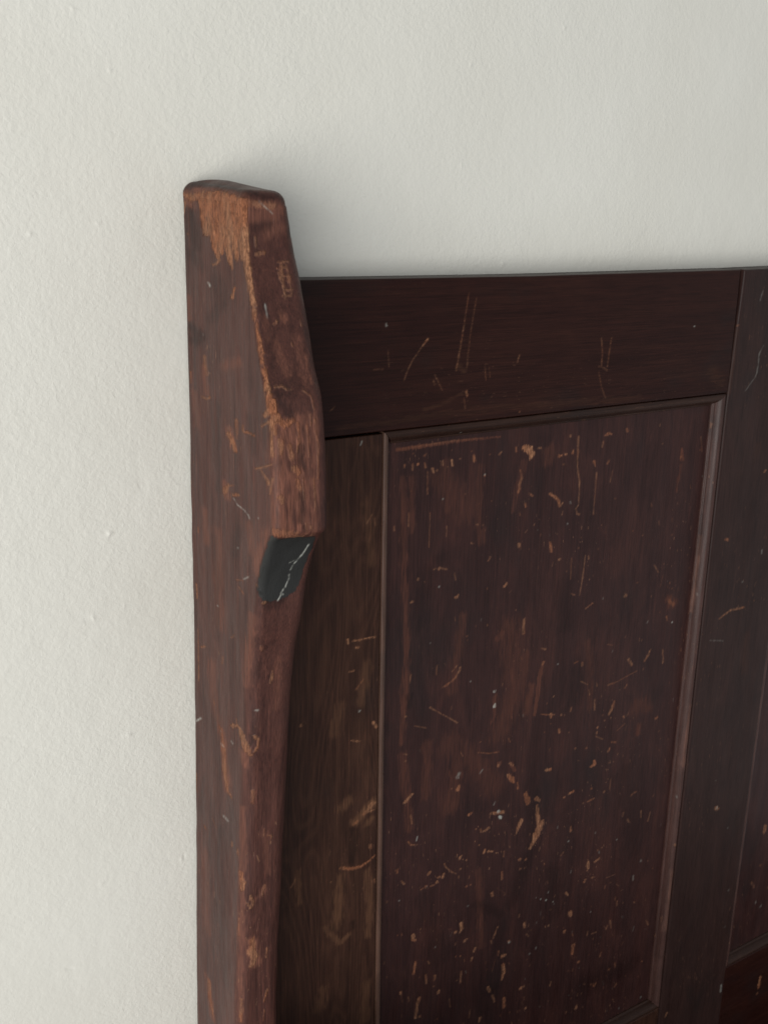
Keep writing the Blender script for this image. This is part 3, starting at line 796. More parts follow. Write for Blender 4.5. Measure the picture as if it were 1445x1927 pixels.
  (2,0.35,[(6586,88,7802,102.5),(6767,89,6849,95.6)]),
  (2,0.4,[(6256,88,5476,118.3),(6856,90,5406,99.9)]),
  (2,0.3,[(4260,89,7259,64.2),(4451,88,6574,75.8)]),
  (2,0.3,[(4168,88,10243,57.6),(4131,88,9807,41.7)]),
  (2,0.4,[(5715,88,6990,70.1),(5754,88,6501,71.3)]),
  (2,0.35,[(4313,87,10349,49.7)]),
  (2,0.4,[(4812,87,6990,28.6),(5094,85,6766,39)]),
 ],
 'stile_centre': [
  (0,0.5,[(7545,-11,9217,9.7),(7594,-11,9240,7.7),(7695,-11,9275,10.3),(7880,-12,9267,11.5)]),
  (0,0.5,[(7499,-11,10027,14),(7537,-11,10016,11)]),
  (0,0.4,[(7960,-13,10641,10.1),(7932,-13,10624,8)]),
  (3,0.16,[(7713,-14,11828,4.3),(7668,-13,11759,4.8),(7669,-13,11591,4.8),(7643,-13,11535,3.8)]),
  (3,0.14,[(7630,-13,11527,4.3),(7539,-13,11432,4.3)]),
  (3,0.12,[(7617,-13,12322,4.7),(7598,-13,12231,5.6)]),
  (0,0.45,[(7830,-11,7044,22.1),(7866,-11,7020,16.6)]),
  (3,0.3,[(7847,-11,7039,13.8)]),
  (3,0.3,[(8293,-14,4608,10.8),(8298,-14,4518,9.6)]),
  (0,0.4,[(7428,-11,4633,12.7),(7401,-11,4590,11.5)]),
  (3,0.12,[(7440,-13,9013,5.1),(7636,-13,8965,5.2)]),
  (3,0.2,[(7776,-13,7380,8.7)]),
  (3,0.2,[(8057,-13,6728,9)]),
  (3,0.16,[(8208,-13,5898,10.4)]),
  (3,0.18,[(8225,-13,5418,8.2)]),
  (0,0.3,[(8105,-14,4345,12),(8272,-14,4398,10.9)]),
  (3,0.15,[(7775,-13,4442,14.7),(7763,-13,4347,11.8)]),
  (0,0.3,[(8027,-13,9311,7.9)]),
  (1,0.45,[(7801,-13,10889,29.7),(7782,-13,10790,29.7)]),
  (3,0.2,[(8051,-14,9832,8.3),(8050,-14,9794,7.2)]),
  (1,0.7,[(7341,-5,11995,9.3),(7335,-10,11660,9.4),(7325,-10,11424,9.5)]),
  (0,0.35,[(7343,-6,12023,11.6)]),
  (1,0.5,[(7967,-13,8927,42.2),(8012,-13,8571,42.8)]),
  (3,0.15,[(7815,-13,9545,7.7)]),
 ],
 'moulding': [
  (0,0.8,[(7281,-1,6784,13)]),
  (3,0.5,[(7239,37,9511,8)]),
  (3,0.4,[(7247,24,7342,8.5)]),
  (0,0.4,[(7224,69,11145,7.2),(7223,69,11106,6.2)]),
  (1,0.4,[(7293,0,8338,20.8),(7271,1,7701,21.1)]),
  (1,0.4,[(7284,-1,6468,21.9),(7267,4,5757,22.3)]),
  (2,0.5,[(7232,55,10283,24.6),(7228,67,9917,24.9)]),
  (2,0.4,[(7249,21,5420,28.1)]),
  (1,0.5,[(7232,54,10077,14.8),(7227,68,9330,15.2)]),
  (2,0.4,[(7213,92,10831,19.4),(7213,96,10631,19.5)]),
  (0,0.3,[(7238,39,10958,7.2)]),
 ],
 'panel_far': [
  (0,0.6,[(8838,90,6431,17.8),(8844,91,6354,23.8)]),
  (0,0.3,[(8858,89,5915,15)]),
  (0,0.35,[(8736,90,5736,9.6),(8797,89,5643,8.4)]),
  (3,0.3,[(8863,88,5419,12.2)]),
  (3,0.2,[(8963,89,5329,15.3)]),
  (0,0.3,[(9053,90,5545,12.2)]),
 ],
 'bottom_rail_far': [
  (0,0.7,[(9015,2,4375,15),(9010,2,4242,16.3)]),
  (0,0.5,[(9006,1,4153,13.8)]),
 ],
 'moulding_top': [
  (3,0.3,[(4420,34,11344,4.8)]),
  (0,0.3,[(5673,70,11320,6.1)]),
  (1,0.5,[(5695,69,11323,13.1)]),
  (2,0.5,[(3909,30,11347,15.4),(5128,61,11329,16.8)]),
 ],
}
# lumps and dents in the wall paint: x, z, half width, half height, tilt, height
PIMPLES = [(0.1982, 1.3693, 0.00125, 0.00125, 0, 1.2), (0.4588, 1.3937, 0.00113, 0.00264, -0.4, 1.2), (0.4619, 1.3967, 0.00151, 0.00113, 0.2, 0.8), (0.1805, 1.0877, 0.00174, 0.00174, 0, 1.6), (0.1821, 1.0852, 0.00175, 0.00175, 0, -0.8), (0.204, 1.1178, 0.00245, 0.00525, 0.1, -0.6), (0.204, 1.1178, 0.0014, 0.0035, 0.1, 0.6), (0.1311, 0.7665, 0.00306, 0.00115, -0.5, -1.2), (0.1846, 0.9398, 0.00186, 0.00149, -0.4, 1.6), (0.1658, 1.0315, 0.00106, 0.00247, 0.3, 1.3), (0.1593, 1.029, 0.00105, 0.00211, 0.3, 1.0), (0.105, 0.9599, 0.00555, 0.00104, -0.3, -0.9), (0.2203, 0.8281, 0.00099, 0.00278, 0.1, -1.2), (0.2181, 0.8261, 0.00099, 0.00238, 0.1, 1), (0.495, 1.2557, 0.00163, 0.00163, 0, 1.2), (0.4534, 1.3252, 0.00077, 0.00232, 0.1, 1.2), (0.6366, 1.363, 0.00086, 0.00257, 0.1, 0.8), (0.3988, 1.2948, 0.00094, 0.00113, 0, 1.2), (0.5433, 1.426, 0.00158, 0.00158, 0, 1.0), (0.1453, 1.277, 0.00124, 0.00124, 0, 1.2), (0.1854, 1.2833, 0.00128, 0.00128, 0, 1.2), (0.3238, 1.413, 0.00271, 0.00169, 0.3, -0.9), (0.1583, 0.8283, 0.00152, 0.00152, 0, 1), (0.1163, 0.8871, 0.0009, 0.0018, -0.6, 1), (0.1567, 1.3983, 0.00118, 0.00118, 0, 1), (0.1791, 1.4002, 0.00121, 0.00121, 0, 1.1), (0.1826, 1.3975, 0.00091, 0.00212, 0, 1), (0.1873, 1.0356, 0.00107, 0.00215, 0, 0.8)]

# ------------------------------------------------------------------ materials
def nd(nt, typ, **kw):
    n = nt.nodes.new(typ)
    for k, v in kw.items():
        setattr(n, k, v)
    return n

def wood(name, grain, tones, rough=(0.34, 0.55), stripe=1.0, fine=0.35, speck=0.5, figure=0.0, bump=0.25, worn_tint=(0.17, 0.075, 0.045), spec=0.3):
    """old stained wood; grain = axis index along which the fibres run; tones = dark, mid, light stain colours"""
    m = bpy.data.materials.new(name)
    m.use_nodes = True
    nt = m.node_tree
    L = nt.links.new
    p = nt.nodes['Principled BSDF']
    tc = nd(nt, 'ShaderNodeTexCoord')
    def stretched(across, along, detail, rough_=0.6, dist=0.0):
        mp = nd(nt, 'ShaderNodeMapping')
        s = [across] * 3
        s[grain] = along
        mp.inputs['Scale'].default_value = s
        L(tc.outputs['Object'], mp.inputs['Vector'])
        n = nd(nt, 'ShaderNodeTexNoise')
        n.inputs['Scale'].default_value = 1.0
        n.inputs['Detail'].default_value = detail
        n.inputs['Roughness'].default_value = rough_
        n.inputs['Distortion'].default_value = dist
        L(mp.outputs[0], n.inputs['Vector'])
        return n.outputs['Fac']
    def ramp(fac, stops):
        r = nd(nt, 'ShaderNodeValToRGB')
        e = r.color_ramp.elements
        e[0].position, e[0].color = stops[0][0], (*stops[0][1], 1)
        e[1].position, e[1].color = stops[-1][0], (*stops[-1][1], 1)
        for pos, c in stops[1:-1]:
            x = e.new(pos); x.color = (*c, 1)
        L(fac, r.inputs['Fac'])
        return r.outputs['Color']
    def mix(fac, a, b, mode='MIX'):
        x = nd(nt, 'ShaderNodeMix', data_type='RGBA', blend_type=mode)
        if isinstance(fac, float): x.inputs[0].default_value = fac
        else: L(fac, x.inputs[0])
        for s, v in ((6, a), (7, b)):
            if isinstance(v, tuple): x.inputs[s].default_value = (*v, 1)
            else: L(v, x.inputs[s])
        return x.outputs[2]
    def math_(op, a, b=None, clamp=False):
        x = nd(nt, 'ShaderNodeMath', operation=op, use_clamp=clamp)
        for i, v in enumerate((a, b)):
            if v is None: continue
            if isinstance(v, (int, float)): x.inputs[i].default_value = v
            else: L(v, x.inputs[i])
        return x.outputs[0]
    def band(fac, lo, hi):
        x = nd(nt, 'ShaderNodeMapRange', interpolation_type='SMOOTHSTEP')
        x.inputs[1].default_value = lo; x.inputs[2].default_value = hi
        L(fac, x.inputs[0])
        return x.outputs[0]
    streak = stretched(420, 9, 5, 0.62, 0.3)
    broad = stretched(62, 3.2, 3, 0.55, 0.6)
    fibre = stretched(1500, 45, 3, 0.6)
    cloud = stretched(16, 9, 4, 0.6)
    col = ramp(streak, [(0.30, tones[0]), (0.52, tones[1]), (0.74, tones[2])])
    col = mix(band(broad, 0.40, 0.66), col, ramp(streak, [(0.3, tones[1]), (0.75, tuple(0.4 * a_ + 0.6 * b_ for a_, b_ in zip(tones[1], tones[2])))]))
    mottle = stretched(34, 11, 5, 0.68, 0.8)
    col = mix(1.0 - stripe, col, ramp(mottle, [(0.32, tones[0]), (0.52, tones[1]), (0.72, tones[2])]))
    # faded olive / dark clouds in the old finish
    col = mix(math_('MULTIPLY', band(cloud, 0.52, 0.72), 0.55), col, tuple(0.62 * c + 0.006 for c in tones[0]))
    if figure:
        mp = nd(nt, 'ShaderNodeMapping')
        s = [26.0] * 3; s[grain] = 3.4
        mp.inputs['Scale'].default_value = s
        L(tc.outputs['Object'], mp.inputs['Vector'])
        w = nd(nt, 'ShaderNodeTexNoise')
        w.inputs['Scale'].default_value = 1.0
        w.inputs['Detail'].default_value = 1.0
        w.inputs['Distortion'].default_value = 0.4
        L(mp.outputs[0], w.inputs['Vector'])
        rings = math_('SINE', math_('MULTIPLY', w.outputs['Fac'], 150.0))
        col = mix(math_('MULTIPLY', band(rings, 0.1, 1.0), figure), col, tones[2])
        col = mix(math_('MULTIPLY', band(rings, -0.2, -1.0), figure * 0.7), col, tones[0])
    pore = stretched(1900, 38, 2, 0.55)
    col = mix(math_('MULTIPLY', band(pore, 0.52, 0.36), 0.55), col, mix(1.0, col, (0.45, 0.42, 0.42), 'MULTIPLY'))
    col = mix(math_('MULTIPLY', band(fibre, 0.54, 0.72), fine), col, mix(1.0, col, (1.9, 1.7, 1.6), 'MULTIPLY'))
    # tiny chips and scuffs everywhere, more where the cloud is high
    chips = stretched(520, 150, 2, 0.5)
    chip_mask = math_('MULTIPLY', band(chips, 0.665, 0.72), math_('MULTIPLY', band(stretched(11, 7, 2), 0.46, 0.66), speck))
    col = mix(chip_mask, col, (0.17, 0.082, 0.048))
    scuff = stretched(800, 60, 2, 0.5)
    col = mix(math_('MULTIPLY', band(scuff, 0.68, 0.80), 0.35 * speck), col, worn_tint)
    # attribute marks
    at = nd(nt, 'ShaderNodeAttribute', attribute_name='marks')
    sp = nd(nt, 'ShaderNodeSeparateColor')
    L(at.outputs['Color'], sp.inputs[0])
    bare = ramp(fibre, [(0.25, (0.155, 0.065, 0.034)), (0.5, (0.315, 0.145, 0.077)), (0.78, (0.50, 0.260, 0.142))])
    tear = stretched(430, 120, 4, 0.7, 2.4)
    bare = mix(math_('MULTIPLY', band(tear, 0.56, 0.40), 0.75), bare, (0.095, 0.040, 0.020))
    bare = mix(math_('MULTIPLY', band(stretched(45, 30, 2), 0.44, 0.62), 0.7), bare, mix(1.0, bare, (0.92, 0.68, 0.58), 'MULTIPLY'))
    half = ramp(fibre, [(0.3, tuple(c * 0.6 for c in worn_tint)), (0.6, worn_tint), (0.8, tuple(min(c * 1.7, 1) for c in worn_tint))])
    col = mix(sp.outputs[1], col, half)
    col = mix(sp.outputs[0], col, bare)
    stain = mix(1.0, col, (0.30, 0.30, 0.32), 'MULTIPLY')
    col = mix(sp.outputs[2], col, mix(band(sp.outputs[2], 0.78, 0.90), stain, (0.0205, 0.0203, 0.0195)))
    col = mix(at.outputs['Alpha'], col, (0.50, 0.50, 0.45))
    L(col, p.inputs['Base Color'])
    rr = nd(nt, 'ShaderNodeMapRange')
    rr.inputs[1].default_value = 0.3; rr.inputs[2].default_value = 0.7
    rr.inputs[3].default_value = rough[0]; rr.inputs[4].default_value = rough[1]
    L(stretched(70, 14, 4, 0.65), rr.inputs[0])
    ro = math_('ADD', rr.outputs[0], math_('MULTIPLY', math_('ADD', sp.outputs[0], sp.outputs[1]), 0.22), clamp=True)
    L(ro, p.inputs['Roughness'])
    p.inputs['IOR'].default_value = 1.48
    p.inputs['Specular IOR Level'].default_value = spec
    b = nd(nt, 'ShaderNodeBump')
    b.inputs['Strength'].default_value = bump
    b.inputs['Distance'].default_value = 0.0006
    hgt = math_('ADD', math_('MULTIPLY', fibre, 0.55), math_('ADD', math_('MULTIPLY', streak, 0.6), stretched(190, 60, 4, 0.6)))
    hgt = math_('SUBTRACT', hgt, math_('MULTIPLY', chip_mask, 0.8))
    hgt = math_('ADD', hgt, math_('MULTIPLY', math_('MULTIPLY', sp.outputs[0], math_('ADD', fibre, math_('MULTIPLY', tear, 1.6))), 2.2))
    hgt = math_('ADD', hgt, math_('MULTIPLY', pore, 0.4))
    L(hgt, b.inputs['Height'])
    L(b.outputs[0], p.inputs['Normal'])
    return m

# colours of the old finish itself (dark oxblood stain over brown wood)
M_BOARD = wood('stained_wood_end', 2, [(0.030, 0.0110, 0.0088), (0.060, 0.0228, 0.0175), (0.110, 0.042, 0.030)], rough=(0.36, 0.56), stripe=0.7, fine=0.6, speck=0.9, bump=0.7, worn_tint=(0.18, 0.070, 0.045), spec=0.22)
M_RAIL = wood('stained_wood_rail', 0, [(0.0125, 0.0037, 0.0029), (0.020, 0.0060, 0.0045), (0.031, 0.0105, 0.0068)], rough=(0.36, 0.48), stripe=0.65, speck=0.12, bump=0.12, worn_tint=(0.06, 0.025, 0.014), spec=0.14)
M_STILE = wood('stained_wood_stile', 2, [(0.017, 0.0070, 0.0050), (0.034, 0.0142, 0.0092), (0.062, 0.0275, 0.0168)], rough=(0.40, 0.54), stripe=0.6, fine=0.5, speck=0.4, figure=0.24, bump=0.16, worn_tint=(0.125, 0.058, 0.031), spec=0.15)
M_POST = wood('stained_wood_centre', 2, [(0.017, 0.0082, 0.0072), (0.026, 0.0124, 0.0106), (0.037, 0.0175, 0.0145)], rough=(0.42, 0.55), stripe=0.4, speck=0.3, bump=0.10, worn_tint=(0.05, 0.024, 0.018), spec=0.18)
M_PANEL = wood('stained_wood_panel', 2, [(0.018, 0.0072, 0.0070), (0.031, 0.0124, 0.0112), (0.055, 0.0200, 0.0155)], rough=(0.34, 0.52), stripe=0.38, speck=0.8, bump=0.16, worn_tint=(0.095, 0.034, 0.022), spec=0.20)
M_MOULD = wood('stained_wood_moulding', 2, [(0.026, 0.012, 0.010), (0.052, 0.0240, 0.0200), (0.088, 0.043, 0.035)], rough=(0.38, 0.54), stripe=0.5, fine=0.5, speck=0.8, bump=0.25, worn_tint=(0.17, 0.08, 0.055), spec=0.28)
M_BEAD = wood('stained_wood_bead', 2, [(0.050, 0.026, 0.018), (0.092, 0.048, 0.034), (0.150, 0.083, 0.058)], rough=(0.38, 0.52), stripe=0.6, speck=0.6, bump=0.2, worn_tint=(0.22, 0.11, 0.07), spec=0.30)
M_MOULDH = wood('stained_wood_moulding_level', 0, [(0.016, 0.0070, 0.0050), (0.026, 0.0115, 0.0076), (0.045, 0.021, 0.014)], rough=(0.40, 0.5), stripe=0.6, speck=0.2, bump=0.12, worn_tint=(0.08, 0.042, 0.024), spec=0.2)

def plaster():
    m = bpy.data.materials.new('painted_plaster')
    m.use_nodes = True
    nt = m.node_tree
    L = nt.links.new
    p = nt.nodes['Principled BSDF']
    tc = nd(nt, 'ShaderNodeTexCoord')
    def noise(scale, detail, rough=0.5, dist=0.0):
        n = nd(nt, 'ShaderNodeTexNoise')
        n.inputs['Scale'].default_value = scale
        n.inputs['Detail'].default_value = detail
        n.inputs['Roughness'].default_value = rough
        n.inputs['Distortion'].default_value = dist
        L(tc.outputs['Object'], n.inputs['Vector'])
        return n.outputs['Fac']
    def math_(op, a, b):
        x = nd(nt, 'ShaderNodeMath', operation=op)
        for i, v in enumerate((a, b)):
            if isinstance(v, (int, float)): x.inputs[i].default_value = v
            else: L(v, x.inputs[i])
        return x.outputs[0]
    r = nd(nt, 'ShaderNodeValToRGB')
    r.color_ramp.elements[0].position = 0.35; r.color_ramp.elements[0].color = (0.630, 0.615, 0.558, 1)
    r.color_ramp.elements[1].position = 0.68; r.color_ramp.elements[1].color = (0.660, 0.648, 0.594, 1)
    L(noise(7, 4), r.inputs[0])
    L(r.outputs[0], p.inputs['Base Color'])
    p.inputs['Roughness'].default_value = 0.55
    p.inputs['IOR'].default_value = 1.4
    peel = noise(380, 3, 0.6, 0.5)      # roller stipple
    mid = noise(95, 2, 0.5)
    wide = noise(14, 2, 0.5)
    amp = math_('ADD', math_('MULTIPLY', noise(6, 2), 1.5), -0.15)
    h = math_('ADD', math_('MULTIPLY', peel, amp), math_('ADD', math_('MULTIPLY', mid, 0.7), math_('MULTIPLY', wide, 2.0)))
    b = nd(nt, 'ShaderNodeBump')
    b.inputs['Strength'].default_value = 0.7
    b.inputs['Distance'].default_value = 0.00085
    L(h, b.inputs['Height'])
    L(b.outputs[0], p.inputs['Normal'])
    return m

# ------------------------------------------------------------------ the wall
WALL_Y = 0.030
def build_wall():
    """painted plaster; the grid is fine only where a lump, run or dent of the paint sits"""
    def lines(lo, hi, step, at, half):
        c = [np.arange(lo, hi + step, step)]
        for p, h_ in zip(at, half):
            c.append(np.linspace(p - 2.2 * h_, p + 2.2 * h_, 15))
        c = np.unique(np.round(np.concatenate(c), 5))
        return c[np.concatenate([[True], np.diff(c) > 0.00025])]
    xs = lines(-2.2, 3.6, 0.25, [p[0] for p in PIMPLES], [max(p[2], 0.5 * p[3]) for p in PIMPLES])
    zs = lines(0.0, 2.7, 0.25, [p[1] for p in PIMPLES], [p[3] for p in PIMPLES])
    Z, X = np.meshgrid(zs, xs, indexing='ij')
    V = np.stack([X.ravel(), np.full(X.size, WALL_Y), Z.ravel()], 1)
    for (x, z, rx, rz, ang, k) in PIMPLES:
        dx = V[:, 0] - x; dz = V[:, 2] - z
        u = (dx * math.cos(ang) + dz * math.sin(ang)) / (rx * 1.3); w = (-dx * math.sin(ang) + dz * math.cos(ang)) / (rz * 1.3)
        d2 = u * u + w * w
        V[:, 1] -= k * 0.24 * min(rx, rz) * np.exp(-d2 * 1.6) * (d2 < 5)
    n, m = Z.shape
    o = make_obj('wall', V, grid_faces(n, m), plaster())
    # thickness behind the painted face
    md = o.modifiers.new('thickness', 'SOLIDIFY'); md.thickness = 0.12; md.offset = -1.0
    o['kind'] = 'structure'
    return o
build_wall()

# ------------------------------------------------------------------ the settle
BASE = (0.25, -0.02, 0.0)
settle = bpy.data.objects.new('settle', None)
COL.objects.link(settle)
settle.location = BASE
settle['label'] = 'dark brown wooden settle with worn carved end board and panelled back against the white wall'
settle['category'] = 'settle'

def graded(a, b, step, edge):
    """samples from a to b with extra ones at both ends for the rounded edges"""
    e = np.array([0, 0.12, 0.3, 0.6, 1.0]) * edge
    n = max(2, int((b - a - 2 * edge) / step) + 1)
    mid = np.linspace(a + edge, b - edge, n)
    return np.concatenate([a + e[:-1], mid, (b - e[:-1])[::-1]])

def slab(name, x, z, yf, yb, step, mat, grain, edge=0.0015, wob=0.00025, marks=None, top=None, zfine=None, parent=None, left=None):
    """a plank: dense front face (towards -Y) with softened arrises, plain sides and back"""
    parent = parent or settle
    xs = graded(x[0], x[1], step, edge)
    if zfine and zfine > z[0]:
        zs = np.concatenate([np.linspace(z[0], zfine, 12)[:-1], graded(zfine - edge, z[1], step, edge)[4:]])
        e_lo = False
    else:
        zs = graded(z[0], z[1], step, edge)
    Z, X = np.meshgrid(zs, xs, indexing='ij')
    d = np.minimum.reduce([X - x[0], x[1] - X, z[1] - Z, Z - z[0]])
    q = np.clip(edge - d, 0, edge)
    Y = yf + edge - np.sqrt(np.maximum(edge ** 2 - q ** 2, 0))
    if top is not None:                       # top edge not quite straight
        Z = Z + np.interp(X, top[0], top[1]) * sstep(z[1] - 0.05, z[1], Z)
    if left is not None:
        X = X + np.interp(Z, left[0], left[1]) * sstep(x[0] + 0.03, x[0], X)
    V = np.stack([X.ravel(), Y.ravel(), Z.ravel()], 1)
    fr = [9., 9., 9.]; fr[grain] = 2.2
    fr2 = [90., 90., 90.]; fr2[grain] = 9.
    V[:, 1] += vnoise(V, fr, 21) * wob * 1.4 + vnoise(V, fr2, 22) * wob * 0.35
    M = paint_marks(V, MARKS.get(marks, []), grain, (0.8, 1, 1)) if marks else np.zeros((len(V), 4))
    V[:, 1] += M[:, 0] * 0.00045 + M[:, 1] * 0.00008
    n, m = Z.shape
    F = grid_faces(n, m)
    idx = np.arange(n * m).reshape(n, m)
    loop = np.concatenate([idx[0, :], idx[1:, -1], idx[-1, -2::-1], idx[-2:0:-1, 0]])   # counter-clockwise from the front
    B = V[loop].copy(); B[:, 1] = yb
    nb = len(V) + np.arange(len(loop))
    k = np.roll(np.arange(len(loop)), -1)
    sides = np.stack([loop, nb, nb[k], loop[k]], 1)
    V = np.concatenate([V, B]); M = np.concatenate([M, np.zeros((len(B), 4))])
    return make_obj(name, V, np.concatenate([F, sides]), mat, parent, BASE, M, [nb[::-1]])

zc = lambda v: v + ZC

# --- end board: a 32 mm plank standing square to the wall, its front edge carved to an S
FZ = np.array([-1.30, -0.80, -0.70, -0.66, -0.63, -0.60, -0.5452, -0.4927, -0.4409, -0.3807, -0.3644, -0.3284, -0.2956, -0.2622, -0.2387, -0.2139, -0.1975, -0.1832, -0.1805, -0.1770, -0.1740, -0.1463, -0.1229, -0.1001, -0.0863, -0.0707, -0.0520, -0.0393, -0.0238, -0.0081, 0.03])
FY = np.array([-0.4400, -0.4500, -0.4300, -0.3300, -0.1500, -0.0570, -0.0537, -0.0550, -0.0580, -0.0601, -0.0611, -0.0645, -0.0672, -0.0725, -0.0780, -0.0826, -0.0884, -0.0962, -0.0988, -0.1034, -0.1043, -0.1022, -0.0997, -0.0960, -0.0890, -0.0835, -0.0774, -0.0722, -0.0670, -0.0651, -0.0649])  # lowest points: unseen arm sweeping forward, added to shade the lower back
XZ = np.array([-1.30, -0.62, -0.60, -0.50, -0.41, -0.37, -0.286, -0.208, -0.135, -0.072, -0.026, 0.03])
XX = np.array([0.2060, 0.2226, 0.2231, 0.2266, 0.2300, 0.2315, 0.2337, 0.2354, 0.2370, 0.2377, 0.2383, 0.2386])
THICK = 0.0335
def smooth_curve(x, X, Y):
    """cubic through the profile points (monotone slopes, so the lip stays crisp)"""
    h = np.diff(X); dlt = np.diff(Y) / h
    m = np.zeros(len(X)); m[0], m[-1] = dlt[0], dlt[-1]
    for i in range(1, len(X) - 1):
        if dlt[i - 1] * dlt[i] > 0:
            w1 = 2 * h[i] + h[i - 1]; w2 = h[i] + 2 * h[i - 1]
            m[i] = (w1 + w2) / (w1 / dlt[i - 1] + w2 / dlt[i])
    i = int(np.clip(np.searchsorted(X, x) - 1, 0, len(X) - 2))
    t = (x - X[i]) / h[i]
    return ((2*t**3 - 3*t**2 + 1) * Y[i] + (t**3 - 2*t**2 + t) * h[i] * m[i] + (-2*t**3 + 3*t**2) * Y[i+1] + (t**3 - t**2) * h[i] * m[i+1])

def build_end_board():
    t = np.concatenate([np.linspace(-1.29, -0.72, 10)[:-1], np.linspace(-0.72, -0.60, 30)[:-1], np.linspace(-0.60, -0.02, 850)[:-1], np.linspace(-0.02, 0.0, 34)])
    # unit section: walk round the plank from the rear of the outer face
    def ring(z, zn):
        """z per ring (scalar); returns section points x,y and zone"""
        yf = smooth_curve(z, FZ, FY); x0 = np.interp(z, XZ, XX); yr = 0.0265
        low = sstep(-0.19, -0.30, z)
        ra = 0.0036 + 0.0052 * low + 0.0010 * sstep(-0.02, 0.0, z) + 0.0018 * math.exp(-((z + 0.14) / 0.035) ** 2)    # left front arris
        rb = 0.0090 + 0.0030 * low - 0.0015 * math.exp(-((z + 0.14) / 0.035) ** 2)   # right front arris
        rc = 0.0015
        THICK = float(np.interp(z, [-0.26, -0.19, -0.07, -0.04, -0.012, 0.0], [0.0338, 0.0358, 0.0356, 0.0346, 0.0316, 0.0292]))
        P = []
        P += [(x0, y) for y in np.linspace(yr - rc, yf + ra, 150)]
        P += [(x0 + ra - ra * math.cos(a), yf + ra - ra * math.sin(a)) for a in np.linspace(0, math.pi / 2, 12)[1:]]
        P += [(x, yf) for x in np.linspace(x0 + ra, x0 + THICK - rb, 42)[1:]]
        P += [(x0 + THICK - rb + rb * math.sin(a), yf + rb - rb * math.cos(a)) for a in np.linspace(0, math.pi / 2, 20)[1:]]
        P += [(x0 + THICK, y) for y in np.linspace(yf + rb, yr - rc, 50)[1:]]
        P += [(x0 + THICK - rc + rc * math.cos(a), yr - rc + rc * math.sin(a)) for a in np.linspace(0, math.pi / 2, 4)[1:]]
        P += [(x, yr) for x in np.linspace(x0 + THICK - rc, x0 + rc, 10)[1:]]
        P += [(x0 + rc - rc * math.sin(a), yr - rc + rc * math.cos(a)) for a in np.linspace(0, math.pi / 2, 4)[1:-1]]
        return np.array(P)
    rows = []
    for z in t:
        P = ring(z, 0)
        # near the top the rim is not level: it falls towards the front and the right
        v = (P[:, 1] - (-0.065)) / 0.0915
        u = (P[:, 0] - 0.2385) / THICK
        rim = 0.0056 + 0.0056 * np.clip(v, 0, 1) - 0.0006 * u
        w = sstep(-0.10, 0.0, z)
        zz = z + w * rim
        rows.append(np.column_stack([P, zz]))
    # crown: the section shrinks while it rises, then closes over
    top = rows[-1]
    cx = top[:, 0].mean() * 0 + 0.2385 + 0.0139
    cy = (0.0265 - 0.0649) / 2
    hx, hy = 0.0139, (0.0265 + 0.0649) / 2
    r = 0.0062
    for a in np.linspace(0, math.pi / 2, 11)[1:]:
        ins = r * (1 - math.cos(a)); up = r * math.sin(a) * 1.22
        Q = top.copy()
        Q[:, 0] = cx + (top[:, 0] - cx) * (1 - ins / hx)
        Q[:, 1] = cy + (top[:, 1] - cy) * (1 - ins / hy)
        Q[:, 2] = top[:, 2] + up
        rows.append(Q)
    last = rows[-1]
    for s in np.linspace(1, 0.02, 12)[1:]:
        Q = last.copy()
        Q[:, 0] = cx + (last[:, 0] - cx) * s
        Q[:, 1] = cy + (last[:, 1] - cy) * (1 - (1 - s) * 0.95)
        mid = np.interp(Q[:, 1], [-0.065, 0.0265], [last[:, 2].min() + 0.0006, last[:, 2].max() + 0.0006])
        Q[:, 2] = last[:, 2] * s + mid * (1 - s) + 0.0018 * (1 - s * s)
        rows.append(Q)
    m = len(rows[0]); n = len(rows)
    V = np.concatenate(rows)
    V[:, 2] += ZC
    # outward directions for surface relief
    G = V.reshape(n, m, 3)
    tang = np.roll(G, -1, 1) - np.roll(G, 1, 1)
    nx, ny = -tang[..., 1], tang[..., 0]
    ln = np.sqrt(nx ** 2 + ny ** 2) + 1e-9
    N = -np.stack([nx / ln, ny / ln, np.zeros_like(nx)], -1).reshape(-1, 3) * -1
    c = np.array([cx, cy, 0])
    sign = np.sign(((V - c) * N)[:, :2].sum(1).reshape(n, m).mean())
    N *= sign
    M = paint_marks(V, MARKS.get('end_board', []), 2, (1, 0.42, 1))
    fade = np.ones(len(V)); fade.reshape(n, m)[-23:] = 0.0
    h = 0.00045 * vnoise(V, (14, 14, 5), 31) + 0.00022 * vnoise(V, (70, 70, 14), 32)
    # chatter and tear-out along the arrises
    h += 0.0003 * vnoise(V, (160, 160, 60), 33)
    fib = vnoise(V, (950, 950, 70), 34)
    h += -M[:, 0] * (0.00035 + 0.00028 * fib) - M[:, 1] * (0.00012 + 0.00022 * fib) - M[:, 2] * 0.00025
    # nicks along the rear edge
    zl = V[:, 2] - ZC
    V += N * (h * fade)[:, None]
    F = grid_faces(n, m, flip=False, wrap=True)
    bot = np.arange(m); topi = (n - 1) * m + np.arange(m)
    o = make_obj('end_board', V, F, M_BOARD, settle, BASE, M, [bot[::-1], topi])
    return o
build_end_board()

